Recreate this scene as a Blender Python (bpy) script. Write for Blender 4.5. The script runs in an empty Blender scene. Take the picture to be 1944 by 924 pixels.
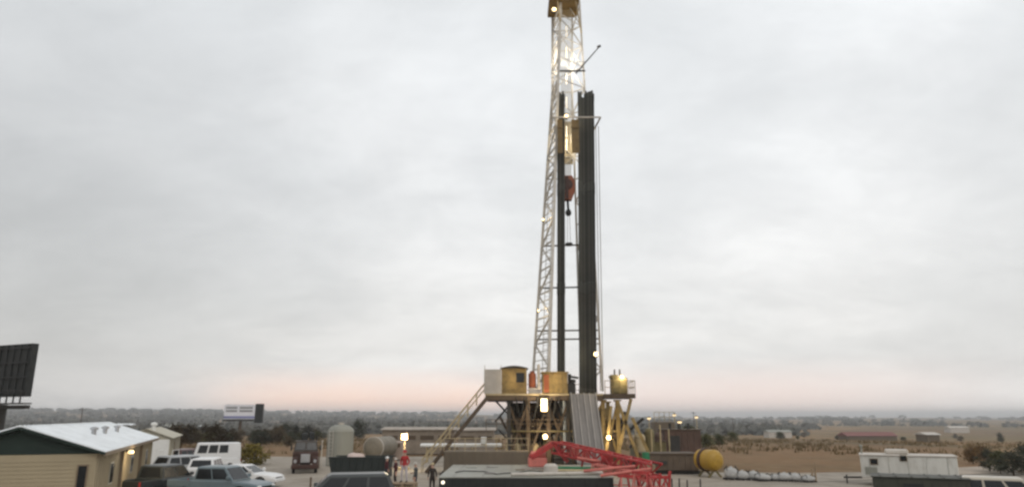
import bpy, bmesh, math, random
from mathutils import Vector, Matrix
R = math.radians
random.seed(11)
sc = bpy.context.scene
COL = sc.collection

# ------------------------------------------------------------------ camera
CAM_Z, F, PITCH = 4.6, 1350.0, R(13.66)
cam = bpy.data.objects.new('camera', bpy.data.cameras.new('camera'))
COL.objects.link(cam)
cam.data.sensor_width = 36.0
cam.data.lens = F / 1944 * 36
cam.data.clip_start, cam.data.clip_end = 0.3, 60000
cam.location = (0, 0, CAM_Z)
cam.rotation_euler = (R(90) + PITCH, 0, 0)
sc.camera = cam
sc.view_settings.view_transform = 'Standard'
sc.view_settings.look = 'None'
sc.view_settings.exposure = 0.0
sc.view_settings.gamma = 1.0
sc.view_settings.use_curve_mapping = False
sc.render.engine = 'CYCLES'
sc.cycles.use_denoising = True
sc.cycles.max_bounces = 6
sc.cycles.volume_bounces = 0
sc.cycles.sample_clamp_indirect = 3.0
sc.cycles.pixel_filter_type = 'BLACKMAN_HARRIS'
sc.cycles.filter_width = 2.6

def P(px, py, Y):
    """world point seen at photo pixel (px, py) at forward distance Y"""
    v = (462 - py) / F
    d = math.cos(PITCH) - v * math.sin(PITCH)
    return Vector(((px - 972) / F * Y / d, Y, CAM_Z + Y * (math.sin(PITCH) + v * math.cos(PITCH)) / d))

def G(px, py, z=0.0):
    """world point at height z seen at photo pixel"""
    v = (462 - py) / F
    d = math.cos(PITCH) - v * math.sin(PITCH)
    Y = (z - CAM_Z) * d / (math.sin(PITCH) + v * math.cos(PITCH))
    return P(px, py, Y)

def XZ(px, Y, z):
    """world point at distance Y and height z in the photo column px"""
    tot = math.atan2(z - CAM_Z, Y)
    v = math.tan(tot - PITCH)
    d = math.cos(PITCH) - v * math.sin(PITCH)
    return Vector(((px - 972) / F * Y / d, Y, z))

# ------------------------------------------------------------------ world: overcast dusk sky
SUN_EL, SUN_AZ = R(42), R(155)          # azimuth from +Y, left negative
w = bpy.data.worlds.new('World'); sc.world = w; w.use_nodes = True
nt = w.node_tree; N = nt.nodes; Lk = nt.links
N.clear()
def wn(t, **kw):
    n = N.new(t)
    for k, v in kw.items(): setattr(n, k, v)
    return n
def wmath(op, a, b=None, clamp=False):
    n = wn('ShaderNodeMath', operation=op, use_clamp=clamp)
    for i, q in enumerate((a, b)):
        if q is None: continue
        if isinstance(q, (int, float)): n.inputs[i].default_value = q
        else: Lk.new(q, n.inputs[i])
    return n.outputs[0]
def wmap(val, a, b, c=0.0, d=1.0, smooth=True):
    n = wn('ShaderNodeMapRange', interpolation_type='SMOOTHSTEP' if smooth else 'LINEAR')
    Lk.new(val, n.inputs[0])
    for i, q in enumerate((a, b, c, d)): n.inputs[i + 1].default_value = q
    return n.outputs[0]
def wmix(fac, a, b, mode='MIX'):
    n = wn('ShaderNodeMix', data_type='RGBA', blend_type=mode)
    for s, q in ((n.inputs[0], fac), (n.inputs[6], a), (n.inputs[7], b)):
        if isinstance(q, (int, float)): s.default_value = q
        elif isinstance(q, tuple): s.default_value = (*q, 1)
        else: Lk.new(q, s)
    return n.outputs[2]
tc = wn('ShaderNodeTexCoord')
sep = wn('ShaderNodeSeparateXYZ'); Lk.new(tc.outputs['Generated'], sep.inputs[0])
dx, dy, dz = sep.outputs
zp = wmath('MAXIMUM', dz, 0.0)
den = wmath('ADD', zp, 0.34)
cx, cy = wmath('DIVIDE', dx, den), wmath('DIVIDE', dy, den)
comb = wn('ShaderNodeCombineXYZ'); Lk.new(cx, comb.inputs[0]); Lk.new(cy, comb.inputs[1])
def noise(scale, detail, rough, off=(0, 0, 0), stretch=(1, 1, 1)):
    m = wn('ShaderNodeMapping'); Lk.new(comb.outputs[0], m.inputs[0])
    m.inputs['Location'].default_value = off; m.inputs['Scale'].default_value = stretch
    n = wn('ShaderNodeTexNoise'); Lk.new(m.outputs[0], n.inputs['Vector'])
    n.inputs['Scale'].default_value = scale; n.inputs['Detail'].default_value = detail
    n.inputs['Roughness'].default_value = rough; n.inputs['Distortion'].default_value = 0.4
    return n.outputs['Fac']
n1 = noise(1.25, 5, 0.55, (3.1, 1.7, 0), (1, 0.8, 1))
n2 = noise(3.4, 6, 0.6, (8.3, 0.4, 2), (0.8, 1.1, 1))
ramp = wn('ShaderNodeValToRGB'); Lk.new(zp, ramp.inputs[0])
SKY_STOPS = [(0.0, (1.30, 1.23, 1.17)), (0.02, (1.02, 0.99, 0.96)), (0.06, (0.86, 0.845, 0.825)), (0.14, (0.815, 0.808, 0.795)),
             (0.30, (0.832, 0.838, 0.838)), (0.5, (0.828, 0.845, 0.855)), (0.75, (0.78, 0.79, 0.80)), (1.0, (0.80, 0.81, 0.82))]
el = ramp.color_ramp.elements
el[0].position, el[0].color = SKY_STOPS[0][0], (*SKY_STOPS[0][1], 1)
el[1].position, el[1].color = 1.0, (*SKY_STOPS[-1][1], 1)
for p_, c_ in SKY_STOPS[1:-1]:
    e = el.new(p_); e.color = (*c_, 1)
az = wmath('DIVIDE', dx, wmath('MAXIMUM', dy, 0.02))
n3 = noise(9.0, 5, 0.6, (1.3, 7.4, 5), (0.7, 1.2, 1))
cl1 = wmap(n1, 0.30, 0.70, 0.955, 1.09)
cl2 = wmath('MULTIPLY', wmap(n2, 0.30, 0.72, 0.94, 1.045), wmap(n3, 0.3, 0.7, 0.975, 1.02))
side = wmath('MULTIPLY', wmap(az, -0.75, 0.12, 0.78, 1.13), wmap(az, 0.28, 0.80, 1.0, 0.92))
hi_ = wmap(dz, 0.22, 0.60)
side = wmath('ADD', wmath('MULTIPLY', side, wmath('SUBTRACT', 1.0, hi_)), wmath('MULTIPLY', hi_, wmap(az, -0.5, 0.1, 0.98, 1.10)))
tot = wmath('MULTIPLY', wmath('MULTIPLY', cl1, cl2), side)
tcol = wn('ShaderNodeCombineXYZ')
for i in range(3): Lk.new(tot, tcol.inputs[i])
base = wmix(1.0, ramp.outputs[0], tcol.outputs[0], 'MULTIPLY')
# cool slate tint inside the darker cloud bellies on the left
cool = wmath('MULTIPLY', wmap(n1, 0.42, 0.62, 1.0, 0.0), 0.10)
base = wmix(cool, base, (0.60, 0.66, 0.70))
# peach glow where the low sun leaks under the cloud deck
pe = wmath('MULTIPLY', wmap(dz, 0.075, 0.012, 0.0, 1.0), wmath('MULTIPLY', wmap(az, -0.50, -0.28), wmap(az, 0.16, -0.08)))
pe2 = wmath('MULTIPLY', wmap(dz, 0.085, 0.01, 0.0, 1.0), wmath('MULTIPLY', wmap(az, 0.02, 0.2), wmap(az, 0.80, 0.34)))
pe = wmath('MULTIPLY', pe, wmap(n2, 0.25, 0.65, 0.7, 1.0))
base = wmix(wmath('MULTIPLY', pe, 0.95), base, (1.40, 0.98, 0.79))
base = wmix(wmath('MULTIPLY', pe2, 0.85), base, (1.25, 1.0, 0.90))
sky = wn('ShaderNodeTexSky', sky_type='NISHITA', sun_disc=False)
sky.sun_elevation = SUN_EL; sky.sun_rotation = SUN_AZ
sky.dust_density = 3.0; sky.air_density = 1.5
skyb = wmix(1.0, sky.outputs[0], (0.10, 0.10, 0.10), 'MULTIPLY')
final = wmix(0.07, base, skyb)
bg = wn('ShaderNodeBackground'); Lk.new(final, bg.inputs[0]); bg.inputs[1].default_value = 1.0
wo = wn('ShaderNodeOutputWorld'); Lk.new(bg.outputs[0], wo.inputs[0])

sun = bpy.data.objects.new('sun', bpy.data.lights.new('sun', 'SUN')); COL.objects.link(sun)
sun.data.energy = 0.6; sun.data.angle = R(25); sun.data.color = (1.0, 0.93, 0.84)
sd = Vector((math.sin(SUN_AZ) * math.cos(SUN_EL), math.cos(SUN_AZ) * math.cos(SUN_EL), math.sin(SUN_EL)))
sun.rotation_euler = sd.to_track_quat('Z', 'Y').to_euler()

# ------------------------------------------------------------------ materials
MATS = {}
def mat(name, col, rough=0.7, metal=0.0, var=0.18, scale=1.2, bump=0.0, bscale=20, dirt=0.0, dirtcol=(0.16, 0.12, 0.08), spec=0.4, stretch=(1, 1, 1)):
    if name in MATS: return MATS[name]
    m = bpy.data.materials.new(name); m.use_nodes = True
    t = m.node_tree; b = t.nodes['Principled BSDF']
    b.inputs['Roughness'].default_value = rough; b.inputs['Metallic'].default_value = metal
    b.inputs['Specular IOR Level'].default_value = spec
    c = t.nodes.new('ShaderNodeTexCoord')
    mp = t.nodes.new('ShaderNodeMapping'); mp.inputs['Scale'].default_value = stretch
    t.links.new(c.outputs['Object'], mp.inputs[0])
    n = t.nodes.new('ShaderNodeTexNoise'); n.inputs['Scale'].default_value = scale
    n.inputs['Detail'].default_value = 6; n.inputs['Roughness'].default_value = 0.62
    t.links.new(mp.outputs[0], n.inputs['Vector'])
    mr = t.nodes.new('ShaderNodeMapRange'); t.links.new(n.outputs['Fac'], mr.inputs[0])
    mr.inputs[1].default_value, mr.inputs[2].default_value = 0.28, 0.72
    mr.inputs[3].default_value, mr.inputs[4].default_value = 1 - var, 1 + var
    mx = t.nodes.new('ShaderNodeMix'); mx.data_type = 'RGBA'; mx.blend_type = 'MULTIPLY'; mx.inputs[0].default_value = 1
    mx.inputs[6].default_value = (*col, 1); t.links.new(mr.outputs[0], mx.inputs[7])
    out = mx.outputs[2]
    if dirt:
        n2 = t.nodes.new('ShaderNodeTexNoise'); n2.inputs['Scale'].default_value = scale * 2.7
        n2.inputs['Detail'].default_value = 8; n2.inputs['Roughness'].default_value = 0.7
        t.links.new(mp.outputs[0], n2.inputs['Vector'])
        r2 = t.nodes.new('ShaderNodeMapRange'); t.links.new(n2.outputs['Fac'], r2.inputs[0])
        r2.inputs[1].default_value, r2.inputs[2].default_value = 0.48, 0.72
        r2.inputs[3].default_value, r2.inputs[4].default_value = 0, dirt
        m2 = t.nodes.new('ShaderNodeMix'); m2.data_type = 'RGBA'
        t.links.new(r2.outputs[0], m2.inputs[0]); t.links.new(out, m2.inputs[6]); m2.inputs[7].default_value = (*dirtcol, 1)
        out = m2.outputs[2]
    t.links.new(out, b.inputs['Base Color'])
    if bump:
        n3 = t.nodes.new('ShaderNodeTexNoise'); n3.inputs['Scale'].default_value = bscale; n3.inputs['Detail'].default_value = 4
        t.links.new(mp.outputs[0], n3.inputs['Vector'])
        bp = t.nodes.new('ShaderNodeBump'); bp.inputs['Strength'].default_value = bump
        t.links.new(n3.outputs['Fac'], bp.inputs['Height']); t.links.new(bp.outputs[0], b.inputs['Normal'])
    MATS[name] = m
    return m
def emit(name, col, strength):
    if name in MATS: return MATS[name]
    m = bpy.data.materials.new(name); m.use_nodes = True
    b = m.node_tree.nodes['Principled BSDF']
    b.inputs['Base Color'].default_value = (*col, 1)
    b.inputs['Emission Color'].default_value = (*col, 1); b.inputs['Emission Strength'].default_value = strength
    MATS[name] = m
    return m
def leafmat(name, c1, c2, scale=1.1):
    m = bpy.data.materials.new(name); m.use_nodes = True
    t = m.node_tree; b = t.nodes['Principled BSDF']; b.inputs['Roughness'].default_value = 0.75
    b.inputs['Specular IOR Level'].default_value = 0.2
    c = t.nodes.new('ShaderNodeTexCoord')
    n = t.nodes.new('ShaderNodeTexNoise'); n.inputs['Scale'].default_value = scale; n.inputs['Detail'].default_value = 5
    t.links.new(c.outputs['Object'], n.inputs['Vector'])
    r = t.nodes.new('ShaderNodeMapRange'); r.inputs[1].default_value, r.inputs[2].default_value = 0.35, 0.65
    t.links.new(n.outputs['Fac'], r.inputs[0])
    oi = t.nodes.new('ShaderNodeObjectInfo')
    x = t.nodes.new('ShaderNodeMix'); x.data_type = 'RGBA'; t.links.new(r.outputs[0], x.inputs[0])
    x.inputs[6].default_value = (*c1, 1); x.inputs[7].default_value = (*c2, 1)
    h = t.nodes.new('ShaderNodeHueSaturation'); t.links.new(x.outputs[2], h.inputs['Color'])
    v = t.nodes.new('ShaderNodeMapRange'); v.inputs[3].default_value, v.inputs[4].default_value = 0.75, 1.25
    t.links.new(oi.outputs['Random'], v.inputs[0]); t.links.new(v.outputs[0], h.inputs['Value'])
    t.links.new(h.outputs[0], b.inputs['Base Color'])
    MATS[name] = m
    return m

M = dict(
    mast=mat('mast_paint', (0.56, 0.53, 0.48), 0.6, 0, 0.15, 0.8, dirt=0.5, dirtcol=(0.30, 0.23, 0.16)),
    gold=mat('mustard_paint', (0.27, 0.19, 0.07), 0.6, 0, 0.25, 0.9, dirt=0.85, dirtcol=(0.08, 0.055, 0.03)),
    tan=mat('tan_paint', (0.46, 0.37, 0.22), 0.6, 0, 0.2, 0.9, dirt=0.55, dirtcol=(0.16, 0.11, 0.06)),
    brown=mat('brown_steel', (0.095, 0.065, 0.04), 0.65, 0, 0.3, 0.8, dirt=0.5, dirtcol=(0.06, 0.045, 0.03)),
    darkst=mat('dark_steel', (0.045, 0.042, 0.038), 0.55, 0.3, 0.3, 1.0),
    pipe=mat('drill_pipe_steel', (0.036, 0.036, 0.03), 0.5, 0.2, 0.4, 0.5, stretch=(4, 4, 0.3), dirt=0.5, dirtcol=(0.055, 0.04, 0.028)),
    palep=mat('pale_panel', (0.50, 0.46, 0.41), 0.6, 0, 0.15, 0.8, dirt=0.4, dirtcol=(0.3, 0.25, 0.18)),
    redst=mat('red_paint', (0.42, 0.035, 0.035), 0.6, 0, 0.4, 2.2, dirt=0.8, dirtcol=(0.15, 0.06, 0.045)),
    pink=mat('faded_red_paint', (0.55, 0.16, 0.13), 0.6, 0, 0.25, 1.2, dirt=0.4, dirtcol=(0.30, 0.12, 0.08)),
    orange=mat('orange_paint', (0.30, 0.085, 0.035), 0.5, 0, 0.3, 1.0, dirt=0.5, dirtcol=(0.12, 0.05, 0.03)),
    ramp=mat('ramp_steel', (0.19, 0.175, 0.16), 0.5, 0.3, 0.25, 0.7, dirt=0.5, dirtcol=(0.13, 0.11, 0.10), stretch=(3, 0.4, 0.4)),
    white=mat('white_paint', (0.74, 0.74, 0.72), 0.5, 0, 0.08, 0.8, dirt=0.25, dirtcol=(0.42, 0.38, 0.32)),
    roof=mat('white_metal_roof', (0.80, 0.83, 0.85), 0.45, 0.0, 0.07, 0.5, dirt=0.3, dirtcol=(0.45, 0.46, 0.46)),
    beige=mat('beige_siding', (0.36, 0.30, 0.20), 0.7, 0, 0.08, 0.6, dirt=0.25, dirtcol=(0.33, 0.27, 0.18)),
    beige2=mat('cream_siding', (0.44, 0.41, 0.33), 0.7, 0, 0.08, 0.6, dirt=0.2, dirtcol=(0.38, 0.33, 0.25)),
    green=mat('dark_green_siding', (0.010, 0.022, 0.017), 0.7, 0, 0.2, 0.8),
    trim=mat('brown_trim', (0.20, 0.15, 0.10), 0.7, 0, 0.15, 1.5),
    glass=mat('dark_glass', (0.012, 0.014, 0.016), 0.15, 0, 0.1, 1, spec=0.35),
    rubber=mat('rubber', (0.018, 0.018, 0.018), 0.85),
    chrome=mat('grey_alloy', (0.45, 0.45, 0.46), 0.35, 0.8),
    black=mat('black_steel', (0.016, 0.018, 0.018), 0.55, 0, 0.3, 0.8, dirt=0.4, dirtcol=(0.04, 0.037, 0.03)),
    deck=mat('deck_plate', (0.30, 0.30, 0.265), 0.55, 0.1, 0.18, 0.4, dirt=0.55, dirtcol=(0.19, 0.175, 0.145)),
    mud=mat('mud_tank_paint', (0.15, 0.12, 0.085), 0.7, 0, 0.2, 0.5, dirt=0.6, dirtcol=(0.13, 0.10, 0.07), stretch=(1, 1, 0.35)),
    maroon=mat('maroon_paint', (0.055, 0.024, 0.018), 0.6, 0, 0.25, 0.7, dirt=0.6, dirtcol=(0.05, 0.034, 0.024)),
    tank=mat('grey_tank', (0.25, 0.25, 0.215), 0.6, 0, 0.12, 0.6, dirt=0.35, dirtcol=(0.28, 0.25, 0.2), stretch=(1.5, 1.5, 0.3)),
    yellow=mat('yellow_tank_paint', (0.40, 0.24, 0.03), 0.5, 0, 0.2, 0.8, dirt=0.4, dirtcol=(0.22, 0.11, 0.03)),
    olive=mat('olive_paint', (0.17, 0.14, 0.06), 0.65, 0, 0.25, 0.8, dirt=0.5, dirtcol=(0.08, 0.06, 0.03)),
    wood=mat('weathered_wood', (0.26, 0.19, 0.12), 0.8, 0, 0.3, 2, stretch=(0.4, 3, 3)),
    greend=mat('green_paint', (0.02, 0.16, 0.07), 0.5),
    dgreen=mat('dark_green_paint', (0.02, 0.027, 0.026), 0.55, 0, 0.2, 0.7, dirt=0.4, dirtcol=(0.045, 0.042, 0.035)),
    bag=mat('white_woven_bag', (0.43, 0.425, 0.41), 0.85, 0, 0.25, 2.0, bump=0.5, bscale=5, dirt=0.6, dirtcol=(0.2, 0.18, 0.15)),
    rope=mat('cream_cable', (0.62, 0.58, 0.48), 0.6),
    skin=mat('skin', (0.50, 0.31, 0.23), 0.6, 0, 0.05),
    hair=mat('hair', (0.05, 0.035, 0.025), 0.7),
    blued=mat('blue_denim', (0.22, 0.21, 0.24), 0.9, 0, 0.2, 3),
    bark=mat('bark', (0.085, 0.062, 0.045), 0.9, 0, 0.3, 3),
    boardface=mat('billboard_white', (0.72, 0.72, 0.76), 0.6, 0, 0.05, 0.4),
    boardgrey=mat('billboard_grey_print', (0.26, 0.26, 0.27), 0.7),
    boardblue=mat('billboard_blue_print', (0.22, 0.23, 0.42), 0.7),
)
def vary(m, lo, hi):
    t = m.node_tree; b = t.nodes['Principled BSDF']; src = b.inputs['Base Color'].links[0].from_socket
    oi = t.nodes.new('ShaderNodeObjectInfo'); r = t.nodes.new('ShaderNodeMapRange'); r.inputs[3].default_value, r.inputs[4].default_value = lo, hi
    t.links.new(oi.outputs['Random'], r.inputs[0]); h = t.nodes.new('ShaderNodeHueSaturation'); t.links.new(r.outputs[0], h.inputs['Value'])
    t.links.new(src, h.inputs['Color']); t.links.new(h.outputs[0], b.inputs['Base Color'])
vary(M['pipe'], 0.55, 2.0)
LAMP = emit('lamp_glow', (1.0, 0.76, 0.42), 1.5)
LAMPW = emit('white_lamp_glow', (1.0, 0.90, 0.72), 1.5)

# ------------------------------------------------------------------ mesh helpers
ORIG = {}
class MB:
    def __init__(s): s.v, s.f = [], []
    def add(s, vs, fs):
        o = len(s.v); s.v += [Vector(p) for p in vs]; s.f += [tuple(i + o for i in q) for q in fs]; return s
    def box(s, x0, x1, y0, y1, z0, z1, c=0.0, rz=0.0, ctr=None):
        X, Y, Z = sorted((x0, x1)), sorted((y0, y1)), sorted((z0, z1))
        if c <= 0:
            vs = [(x, y, z) for z in Z for y in Y for x in X]
            fs = [(0, 2, 3, 1), (4, 5, 7, 6), (0, 1, 5, 4), (2, 6, 7, 3), (0, 4, 6, 2), (1, 3, 7, 5)]
        else:
            vs, idx, fs = [], {}, []
            for a in (0, 1):
                for b in (0, 1):
                    for d in (0, 1):
                        p = (X[a], Y[b], Z[d]); s_ = (1 if a == 0 else -1, 1 if b == 0 else -1, 1 if d == 0 else -1)
                        for k in range(3):
                            q = [p[i] + (0 if i == k else s_[i] * c) for i in range(3)]
                            idx[(a, b, d, k)] = len(vs); vs.append(q)
            g = lambda a, b, d, k: idx[(a, b, d, k)]
            for a in (0, 1): fs.append([g(a, 0, 0, 0), g(a, 0, 1, 0), g(a, 1, 1, 0), g(a, 1, 0, 0)][::1 if a == 0 else -1])
            for b in (0, 1): fs.append([g(0, b, 0, 1), g(1, b, 0, 1), g(1, b, 1, 1), g(0, b, 1, 1)][::1 if b == 0 else -1])
            for d in (0, 1): fs.append([g(0, 0, d, 2), g(0, 1, d, 2), g(1, 1, d, 2), g(1, 0, d, 2)][::1 if d == 0 else -1])
            for a in (0, 1):
                for b in (0, 1):
                    fs.append([g(a, b, 0, 0), g(a, b, 1, 0), g(a, b, 1, 1), g(a, b, 0, 1)])
                for d in (0, 1): fs.append([g(a, 0, d, 0), g(a, 1, d, 0), g(a, 1, d, 2), g(a, 0, d, 2)])
            for b in (0, 1):
                for d in (0, 1): fs.append([g(0, b, d, 1), g(1, b, d, 1), g(1, b, d, 2), g(0, b, d, 2)])
            for a in (0, 1):
                for b in (0, 1):
                    for d in (0, 1): fs.append([g(a, b, d, 0), g(a, b, d, 1), g(a, b, d, 2)])
        if rz:
            ctr = Vector(ctr) if ctr else Vector(((X[0] + X[1]) / 2, (Y[0] + Y[1]) / 2, 0))
            m = Matrix.Rotation(rz, 3, 'Z'); vs = [m @ (Vector(p) - ctr) + ctr for p in vs]
        return s.add(vs, fs)
    def frame(s, p, q, up=(0, 0, 1)):
        p, q = Vector(p), Vector(q); d = (q - p).normalized(); u = Vector(up)
        if abs(d.dot(u)) > 0.98: u = Vector((0, 1, 0))
        a = d.cross(u).normalized(); return p, q, a, a.cross(d).normalized()
    def beam(s, p, q, w, h=None, up=(0, 0, 1)):
        h = h or w; p, q, a, b = s.frame(p, q, up)
        vs = [e + a * (w / 2 * i) + b * (h / 2 * j) for e in (p, q) for i, j in ((-1, -1), (1, -1), (1, 1), (-1, 1))]
        return s.add(vs, [(3, 2, 1, 0), (4, 5, 6, 7)] + [(k, (k + 1) % 4, (k + 1) % 4 + 4, k + 4) for k in range(4)])
    def tube(s, p, q, r, r2=None, n=10):
        r2 = r if r2 is None else r2; p, q, a, b = s.frame(p, q)
        vs = []
        for e, rr in ((p, r), (q, r2)):
            vs += [e + (a * math.cos(2 * math.pi * k / n) + b * math.sin(2 * math.pi * k / n)) * rr for k in range(n)]
        return s.add(vs, [tuple(range(n))[::-1], tuple(range(n, 2 * n))] + [(k, (k + 1) % n, (k + 1) % n + n, k + n) for k in range(n)])
    def lathe(s, prof, p, axis=(0, 0, 1), n=24):
        p, q, a, b = s.frame(p, Vector(p) + Vector(axis)); d = Vector(axis).normalized()
        vs = []
        for r, t in prof:
            vs += [p + d * t + (a * math.cos(2 * math.pi * k / n) + b * math.sin(2 * math.pi * k / n)) * r for k in range(n)]
        fs = [tuple(range(n))[::-1], tuple(range(n * (len(prof) - 1), n * len(prof)))]
        for i in range(len(prof) - 1):
            fs += [(i * n + k, i * n + (k + 1) % n, (i + 1) * n + (k + 1) % n, (i + 1) * n + k) for k in range(n)]
        return s.add(vs, fs)
    def prism(s, pts, d):
        """extrude a polygon of 3-D points along vector d"""
        n = len(pts); d = Vector(d); pts = [Vector(p) for p in pts]
        return s.add(pts + [p + d for p in pts], [tuple(range(n))[::-1], tuple(range(n, 2 * n))] + [(k, (k + 1) % n, (k + 1) % n + n, k + n) for k in range(n)])
    def hexa(s, lo, hi):
        return s.add(list(lo) + list(hi), [(3, 2, 1, 0), (4, 5, 6, 7)] + [(k, (k + 1) % 4, (k + 1) % 4 + 4, k + 4) for k in range(4)])
    def rot(s, ang, ctr=(0, 0, 0)):
        m = Matrix.Rotation(ang, 3, 'Z'); c = Vector(ctr); s.v = [m @ (p - c) + c for p in s.v]; return s
    def build(s, name, m, parent=None, world=True, smooth=False, rec=True):
        off = Vector((0, 0, 0))
        if parent is not None and world: off = ORIG.get(parent.name, Vector((0, 0, 0)))
        me = bpy.data.meshes.new(name); me.from_pydata([tuple(p - off) for p in s.v], [], s.f)
        if rec:
            bm = bmesh.new(); bm.from_mesh(me); bmesh.ops.recalc_face_normals(bm, faces=bm.faces); bm.to_mesh(me); bm.free()
        if smooth: me.shade_smooth()
        me.materials.append(m)
        o = bpy.data.objects.new(name, me); COL.objects.link(o)
        if parent is not None: o.parent = parent
        ORIG[o.name] = off
        return o
def tag(o, label=None, cat=None, group=None, kind=None):
    for k, v in (('label', label), ('category', cat), ('group', group), ('kind', kind)):
        if v: o[k] = v
    return o
def thing(name, label, cat, loc=(0, 0, 0), rz=0, group=None):
    o = bpy.data.objects.new(name, None); COL.objects.link(o)
    o.location = loc; o.rotation_euler = (0, 0, rz); o.empty_display_size = 0.3
    ORIG[o.name] = Vector(loc)
    return tag(o, label, cat, group)
def kids(o): return [c for c in bpy.data.objects if c.parent == o]
def dup(root, loc=None, rz=None, label=None, group=None, scale=None):
    def cp(o, par):
        c = o.copy(); COL.objects.link(c); c.parent = par
        for k in CH[o.name]: cp(k, c)
        return c
    CH = {}
    def walk(o):
        CH[o.name] = list(o.children)
        for k in o.children: walk(k)
    walk(root)
    r = cp(root, None)
    if loc is not None: r.location = loc
    if rz is not None: r.rotation_euler = (0, 0, rz)
    if scale is not None: r.scale = scale
    if label: r['label'] = label
    if group: r['group'] = group
    return r
def point(loc, power, col=(1.0, 0.8, 0.5), r=0.25):
    l = bpy.data.objects.new('lamp_light', bpy.data.lights.new('lamp_light', 'POINT')); COL.objects.link(l)
    l.data.energy = power; l.data.color = col; l.data.shadow_soft_size = r; l.location = loc
    return l

# ------------------------------------------------------------------ ground
def smooth(a, b, x):
    t = max(0.0, min(1.0, (x - a) / (b - a))); return t * t * (3 - 2 * t)
from mathutils import noise as mn
def terrain(x, y):
    r = math.hypot(x, y)
    if r < 60: return 0.0
    a = math.atan2(x, y); front = smooth(2.8, 2.0, abs(a))
    left = smooth(0.05, -0.45, a); right = smooth(-0.05, 0.25, a)
    h = smooth(150, 500, r) * mn.noise(Vector((x / 300, y / 420, 0.3))) * 1.5
    h -= smooth(95, 520, r) * 8.5
    h += smooth(600, 1500, r) * mn.noise(Vector((x / 700, y / 900, 2.3))) * 4
    h += smooth(1000, 3300, r) * (34 * left + 15 * (1 - left) * (1 - right) + 4 * right)
    h += smooth(1500, 3300, r) * mn.noise(Vector((a * 6.0, 7.7, 0))) * 5 + smooth(1500, 3000, r) * mn.noise(Vector((a * 30.0, 3.7, 0))) * 1.2
    return h * front
gm = bpy.data.materials.new('ground_fields'); gm.use_nodes = True
def ground_material(m):
    t = m.node_tree; b = t.nodes['Principled BSDF']; b.inputs['Roughness'].default_value = 0.95
    b.inputs['Specular IOR Level'].default_value = 0.1
    c = t.nodes.new('ShaderNodeTexCoord')
    def nz(scale, det, st=(1, 1, 1), off=(0, 0, 0)):
        mp = t.nodes.new('ShaderNodeMapping'); mp.inputs['Scale'].default_value = st; mp.inputs['Location'].default_value = off
        t.links.new(c.outputs['Object'], mp.inputs[0])
        n = t.nodes.new('ShaderNodeTexNoise'); n.inputs['Scale'].default_value = scale; n.inputs['Detail'].default_value = det
        n.inputs['Roughness'].default_value = 0.6
        t.links.new(mp.outputs[0], n.inputs['Vector']); return n.outputs['Fac']
    def mp_(v, a, b_, lo=0, hi=1):
        r = t.nodes.new('ShaderNodeMapRange'); t.links.new(v, r.inputs[0])
        for i, q in enumerate((a, b_, lo, hi)): r.inputs[i + 1].default_value = q
        return r.outputs[0]
    def mx(f, a, b_):
        n = t.nodes.new('ShaderNodeMix'); n.data_type = 'RGBA'
        if isinstance(f, float): n.inputs[0].default_value = f
        else: t.links.new(f, n.inputs[0])
        for s_, q in ((n.inputs[6], a), (n.inputs[7], b_)):
            if isinstance(q, tuple): s_.default_value = (*q, 1)
            else: t.links.new(q, s_)
        return n.outputs[2]
    big = nz(0.0035, 3, (1, 0.5, 1)); mid = nz(0.02, 5, (1, 0.45, 1), (40, 9, 0)); fine = nz(0.5, 6); tuft = nz(0.11, 5, (1, 0.6, 1))
    vor = t.nodes.new('ShaderNodeTexVoronoi'); vor.inputs['Scale'].default_value = 0.004
    mpv = t.nodes.new('ShaderNodeMapping'); mpv.inputs['Scale'].default_value = (0.8, 0.45, 1); t.links.new(c.outputs['Object'], mpv.inputs[0])
    t.links.new(mpv.outputs[0], vor.inputs['Vector'])
    sv = t.nodes.new('ShaderNodeSeparateColor'); t.links.new(vor.outputs['Color'], sv.inputs[0])
    col = mx(mp_(sv.outputs[0], 0.35, 0.6), (0.245, 0.148, 0.065), (0.195, 0.118, 0.062))
    col = mx(mp_(sv.outputs[1], 0.6, 0.75, 0, 0.7), col, (0.23, 0.145, 0.10))
    col = mx(mp_(big, 0.42, 0.62, 0, 0.7), col, (0.14, 0.112, 0.055))
    col = mx(mp_(mid, 0.50, 0.66, 0, 0.75), col, (0.085, 0.072, 0.042))
    col = mx(mp_(tuft, 0.5, 0.7, 0, 0.5), col, (0.10, 0.08, 0.045))
    col = mx(mp_(fine, 0.45, 0.7, 0, 0.35), col, (0.30, 0.235, 0.14))
    t.links.new(col, b.inputs['Base Color'])
    bp = t.nodes.new('ShaderNodeBump'); bp.inputs['Strength'].default_value = 0.6; bp.inputs['Distance'].default_value = 0.4
    t.links.new(tuft, bp.inputs['Height']); t.links.new(bp.outputs[0], b.inputs['Normal'])
ground_material(gm)
g = MB()
rings = [0.0] + [6 * 1.075 ** k for k in range(104)]
rings = [r for r in rings if r < 11000]
NA = 220
vs, fs = [], []
for i, r in enumerate(rings):
    for k in range(NA):
        a = 2 * math.pi * k / NA; x, y = r * math.sin(a), r * math.cos(a)
        vs.append((x, y, terrain(x, y)))
for i in range(len(rings) - 1):
    for k in range(NA):
        fs.append((i * NA + k, i * NA + (k + 1) % NA, (i + 1) * NA + (k + 1) % NA, (i + 1) * NA + k))
g.add(vs, fs)
go = g.build('ground', gm, smooth=True, rec=False); tag(go, kind='structure')

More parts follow.
